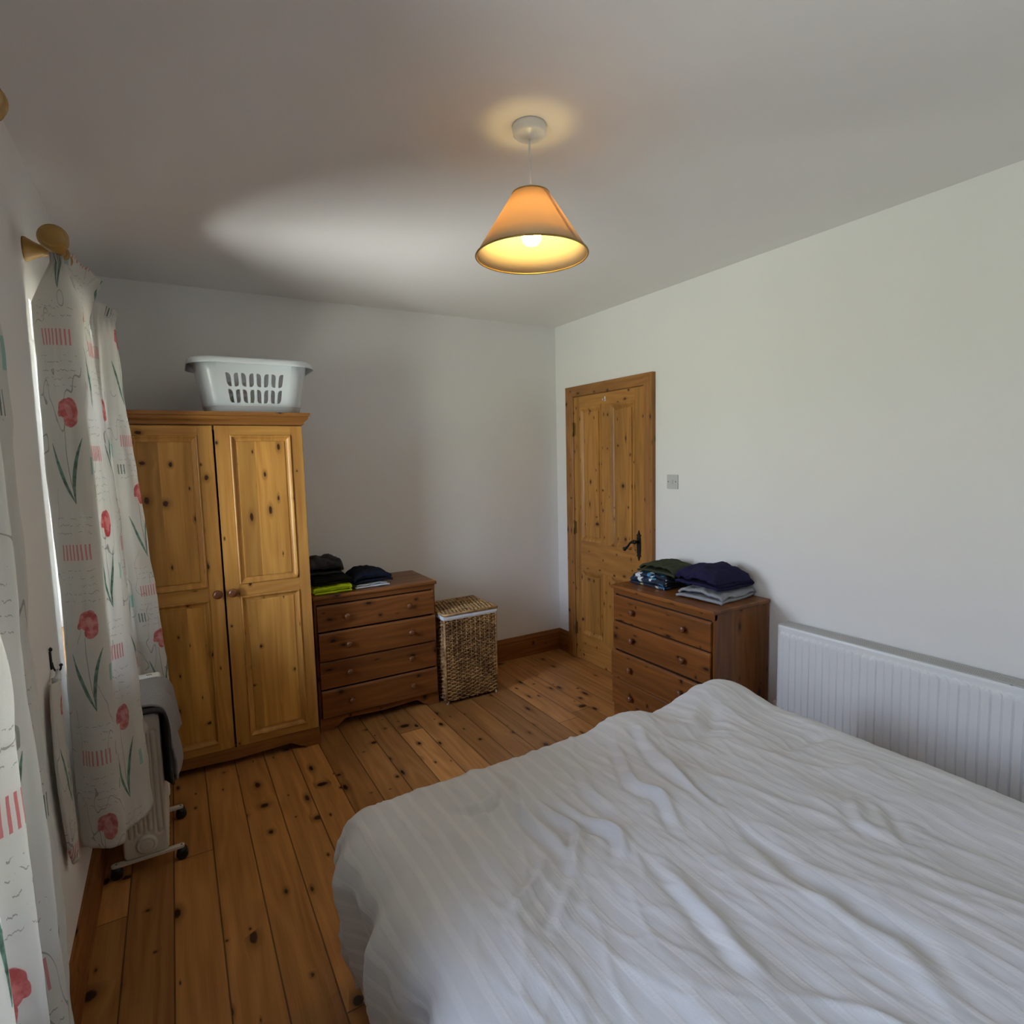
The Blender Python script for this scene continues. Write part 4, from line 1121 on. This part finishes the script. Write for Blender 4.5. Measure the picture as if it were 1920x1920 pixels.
# ------------------------------------------------------------------ folded clothes
def folded(name, label, loc, w, d, h, layers, mat, seed, rz=0.0, dome=0.3, slump=0.0, group='folded clothes on the chests', cat='clothing', parts=None, lean=0.0):
    """one garment folded back and forth: a cloth strip zigzagging in (y,z), w wide in x, fold edge at the front"""
    gap = h/layers; path = []
    for k in range(layers):
        z = gap*(k+0.5); ya, yb = -d/2+gap*0.3*(k % 2), d/2-gap*0.3
        seg = [(ya, z), (ya*0.5, z), (0, z), (yb*0.5, z), (yb, z)]
        if k % 2: seg = seg[::-1]
        path += seg
        if k < layers-1:
            s_ = 1 if k % 2 == 0 else -1; yy = yb if k % 2 == 0 else ya
            path.append((yy + s_*gap*0.45, z+gap*0.5))
    p = catmull(path, 5); m_ = 40
    tx = np.linspace(-1, 1, m_); n = len(p)
    Y = np.repeat(p[:, 0][:, None], m_, 1); Z = np.repeat(p[:, 1][:, None], m_, 1); TX = np.repeat(tx[None], n, 0)
    idx = np.repeat(np.arange(n)[:, None], m_, 1)
    zr = Z/h
    r1 = fbm(TX*2.2+seed, Y*14, seed); r2 = fbm(TX*5+seed, Y*25+zr*2, seed+2)
    dm = np.clip(1-np.abs(TX)**3, 0, 1)*np.clip(1-(np.abs(Y)/(d/2+gap))**3, 0, 1)
    wid = 1 + 0.10*fbm(zr*3, Y*8, seed+9)*2
    edge_fall = np.clip((np.abs(TX)-0.8)/0.2, 0, 1)**2
    Zf_ = Z*(1-dome + dome*1.4*dm) + zr*(r1*h*0.55 + r2*h*0.22) - edge_fall*Z*0.25 + lean*TX*zr*h
    X_ = TX*w/2*wid*(1-0.06*zr) + fbm(Y*12, zr*4, seed+4)*0.02
    Y_ = Y*(1-0.10*zr) + fbm(TX*3, zr*5, seed+7)*0.022*(0.3+zr) 
    Zf_ = np.maximum(Zf_, 0.0045)
    P = np.stack([X_, Y_, Zf_], -1)
    o = grid_obj(name, P, mat, None, org=(0, 0, 0)); solidify(o, min(gap*0.62, 0.012), 0.0)
    o.location = loc; o.rotation_euler = (0, 0, rz)
    tag(o, label, cat, group); return o
ct = 0.801
folded('hi_vis_vest', 'yellow and black hi-vis garment at the bottom of the dark pile by the wardrobe', (1.105, 3.475, ct), 0.22, 0.24, 0.050, 3, M['hivis'], 3, 0.0, dome=0.15)
folded('folded_trousers', 'black folded trousers between the hi-vis garment and the charcoal jacket', (1.105, 3.485, ct+0.053), 0.23, 0.25, 0.045, 3, M['blackcl'], 5, 0.05, dome=0.15)
folded('folded_jacket', 'charcoal folded jacket on top of the dark pile by the wardrobe', (1.085, 3.53, ct+0.096), 0.22, 0.22, 0.100, 3, M['charcoal'], 8, -0.1, dome=0.35)
folded('folded_shirt', 'pale shirt showing its edge under the dark navy sweater', (1.343, 3.480, ct), 0.21, 0.20, 0.026, 2, M['shirtw'], 12, 0.06, dome=0.1)
folded('folded_sweater', 'dark navy folded sweater on the chest top right of the charcoal jacket', (1.345, 3.490, ct+0.029), 0.235, 0.225, 0.072, 3, M['navy2'], 15, 0.06, dome=0.3)
# on the chest beside the radiator (front faces -x)
q = -math.pi/2
folded('folded_t_shirt', 'blue printed t-shirt under the olive green shirt beside the door', (2.790, 2.425, ct), 0.27, 0.25, 0.070, 4, M['print'], 21, q, dome=0.1)
folded('olive_shirt', 'olive green folded shirt lying on the blue printed t-shirt', (2.815, 2.400, ct+0.073), 0.27, 0.24, 0.062, 2, M['green'], 26, q+0.05, dome=0.35)
folded('folded_joggers', 'light grey marl folded garment under the navy hoodie', (2.795, 2.045, ct), 0.27, 0.32, 0.060, 2, M['greymarl'], 31, q+0.12, dome=0.25)
folded('folded_hoodie', 'navy folded hoodie on top of the light grey garment', (2.815, 2.075, ct+0.058), 0.29, 0.27, 0.100, 3, M['navy'], 36, q-0.05, dome=0.4)

# ------------------------------------------------------------------ bed with duvet
bx0, bx1, by0, by1 = 0.76, 2.26, -0.45, 1.52
bed = tag(empty('bed', ((bx0+bx1)/2, (by0+by1)/2, 0)), 'double bed under the white duvet', 'bed')
BDO = ((bx0+bx1)/2, (by0+by1)/2, 0)
MB(BDO).box((bx0+0.02, by0, 0.08), (bx1-0.02, by1-0.02, 0.30), bv=0.01).build('base', M['liner'], bed)
MB(BDO).box((bx0, by0, 0.30), (bx1, by1, 0.50), bv=0.04, seg=4).build('mattress', M['liner'], bed)
for x in (bx0+0.08, bx1-0.08):
    for y in (by0+0.08, by1-0.12): MB(BDO).lathe([(0, 0), (0.022, 0), (0.026, 0.082), (0, 0.082)], (x, y, 0), 'z', 14).build('leg', M['knob'], bed)

R0 = 0.105                                 # edge roll
ix0, ix1, iy1 = 0.775, 2.235, 1.515        # inner flat rectangle
ztp = 0.588
hangL, hangR, hangF = 0.46, 0.36, 0.40
su = np.concatenate([np.linspace(ix0-0.17-hangL, ix0, 100, endpoint=False), np.linspace(ix0, ix1, 250, endpoint=False), np.linspace(ix1, ix1+0.17+hangR, 75)])
sv = np.concatenate([np.linspace(-0.50, iy1, 330, endpoint=False), np.linspace(iy1, iy1+0.17+hangF, 85)])
SU, SV = np.meshgrid(su, sv, indexing='ij')
ddx = np.where(SU < ix0, SU-ix0, np.where(SU > ix1, SU-ix1, 0.0)); ddy = np.where(SV > iy1, SV-iy1, 0.0)
L = np.sqrt(ddx**2+ddy**2); Ls = L+1e-9; nx, ny = ddx/Ls, ddy/Ls
ang = np.clip(L/R0, 0, math.pi/2); over = np.maximum(L - R0*math.pi/2, 0)
hor = R0*np.sin(ang) - over*0.16*(nx < -0.2); drop = R0*(1-np.cos(ang)) + over
# limit drop in the corner so the hem stays off the floor
drop = np.minimum(drop, 0.50 + 0.03*np.sin(SU*9+SV*7))
X0 = np.where(ddx < 0, ix0, np.where(ddx > 0, ix1, SU)) + nx*hor
Y0_ = np.where(ddy > 0, iy1, SV) + ny*hor
Z0 = ztp - drop
top = np.cos(ang); 
NX, NY, NZ = nx*np.sin(ang), ny*np.sin(ang), np.cos(ang)
h = 0.045*fbm(SU*1.7+3, SV*1.7, 5, 2) + 0.036*fbm(SU*4.6, SV*3.4, 8, 2)
# soft creases, elongated along the bed
def creases(sx, sy, rot, seed, sharp=2.2):
    c_, s_ = math.cos(rot), math.sin(rot); a = SU*c_+SV*s_; b__ = -SU*s_+SV*c_
    wx_ = fbm(a*2, b__*2, seed+40)*0.25
    v = 1-np.abs(fbm(a*sx+wx_*3, b__*sy, seed, 2))*4.0
    return np.clip(v, 0, 1)**sharp
mask = np.clip(vnoise(SU*2.1, SV*2.1, 77)*1.6-0.35, 0, 1)
h += 0.009*creases(7.0, 2.2, 0.30, 13)*mask + 0.005*creases(11, 3.4, -0.35, 23)*(1-mask*0.6) + 0.003*creases(20, 7, 0.15, 33)
h += 0.004*fbm(SU*28, SV*11, 51, 2)
def ridge(pts, amp, wid, h):
    p = catmull(pts, 6); n = len(p)
    best = np.full(SU.shape, 9.0); sgn = np.zeros(SU.shape); tt = np.zeros(SU.shape)
    for i in range(n-1):
        a, b__ = p[i], p[i+1]; d = b__-a; LL = d@d+1e-12
        t = np.clip(((SU-a[0])*d[0]+(SV-a[1])*d[1])/LL, 0, 1)
        ex, ey = SU-(a[0]+t*d[0]), SV-(a[1]+t*d[1]); dist = np.sqrt(ex**2+ey**2)
        k = dist < best; best = np.where(k, dist, best); sgn = np.where(k, np.sign(ex*d[1]-ey*d[0]), sgn); tt = np.where(k, (i+t)/(n-1), tt)
    env = np.clip(np.sin(math.pi*np.clip(tt, 0.02, 0.98)), 0, 1)**0.6
    x = best/wid
    return h + amp*env*(np.exp(-x**2) - 0.55*np.exp(-((x-1.7)/0.9)**2)*(sgn > 0))
RG = [([(1.148, 1.536), (1.155, 1.385), (1.117, 1.272), (1.133, 1.168), (1.128, 1.095), (1.104, 1.055)], 0.016, 0.016),
      ([(1.162, 1.325), (1.182, 1.24), (1.205, 1.158), (1.143, 1.085), (1.086, 1.008)], 0.016, 0.014),
      ([(1.222, 1.297), (1.237, 1.185), (1.268, 1.118), (1.267, 1.065), (1.242, 1.022), (1.216, 1.0)], 0.020, 0.015),
      ([(1.577, 1.44), (1.501, 1.306), (1.446, 1.197), (1.473, 1.125), (1.443, 1.053), (1.417, 0.995)], 0.018, 0.015),
      ([(1.691, 1.461), (1.634, 1.328), (1.599, 1.243), (1.585, 1.153), (1.587, 1.083)], 0.018, 0.018),
      ([(0.961, 1.402), (1.015, 1.368), (1.103, 1.396)], 0.010, 0.013), ([(1.122, 1.406), (1.055, 1.321), (0.992, 1.323)], 0.012, 0.013),
      ([(1.08, 1.125), (1.029, 1.066), (0.956, 1.016), (0.899, 0.985)], 0.014, 0.014), ([(1.079, 1.006), (0.999, 0.94), (0.958, 0.908)], 0.012, 0.016),
      ([(1.681, 1.33), (1.606, 1.165), (1.589, 1.046), (1.585, 1.013)], -0.016, 0.013),
      ([(1.563, 0.939), (1.553, 0.836), (1.527, 0.739), (1.536, 0.664), (1.535, 0.595), (1.552, 0.52), (1.533, 0.474), (1.483, 0.38)], -0.020, 0.028),
      ([(1.295, 0.945), (1.269, 0.84), (1.249, 0.735), (1.227, 0.665), (1.212, 0.60)], 0.014, 0.020),
      ([(1.941, 0.844), (1.84, 0.772), (1.846, 0.706)], 0.012, 0.018), ([(1.99, 0.788), (1.883, 0.693), (1.874, 0.66)], -0.012, 0.018),
      ([(2.056, 1.432), (1.876, 1.308), (1.724, 1.372)], -0.018, 0.035), ([(1.987, 1.097), (2.147, 1.093), (2.20, 1.07)], -0.012, 0.022),
      ([(1.40, 1.50), (1.38, 1.38), (1.33, 1.25), (1.34, 1.12)], 0.010, 0.016), ([(0.90, 1.30), (0.95, 1.15), (0.93, 1.0)], 0.008, 0.03)]
for pts, am, wd in RG: h = ridge(pts, am, wd, h)
h += 0.045*np.exp(-(((SU-2.16)/0.20)**2 + ((SV-1.50)/0.13)**2)) - 0.020*np.exp(-(((SU-1.88)/0.10)**2 + ((SV-1.52)/0.12)**2))
h += 0.020*np.exp(-(((SU-1.72)/0.14)**2 + ((SV-1.50)/0.12)**2))
# hanging folds on the near side: long vertical pleats
side = np.clip((ix0-0.02-SU)/0.20, 0, 1)*(SU < ix0); 
fold = 0.030*np.sin(SV*2*math.pi/0.36 + 1.1 + 0.8*np.sin(SV*5)) + 0.012*np.sin(SV*2*math.pi/0.13+SU*3)
h += side*fold*(SV < iy1+0.02) + 0.012*side*fbm(SU*6, SV*14, 61)
corner = (ddx < 0)*(ddy > 0)*np.clip((L-0.10)/0.3, 0, 1)
thc = np.arctan2(ddy, -ddx+1e-9); h += corner*(0.045*np.sin(thc*6.0+0.6))*1.0
sideF = np.clip((SV-iy1-0.02)/0.25, 0, 1); h += sideF*(0.014*np.sin(SU*2*math.pi/0.27) + 0.010*fbm(SU*12, SV*3, 71))
P = np.stack([X0+NX*h, Y0_+NY*h, Z0+NZ*h], -1)
P[..., 2] = np.maximum(P[..., 2], 0.03)
uv = np.stack([SU, SV], -1)
dv = grid_obj('duvet', P, M['duvet'], None, uv=uv, org=((ix0+ix1)/2, 0.6, 0.5))
solidify(dv, 0.004, -1.0)
tag(dv, 'rumpled white striped duvet spread over the bed', 'duvet')
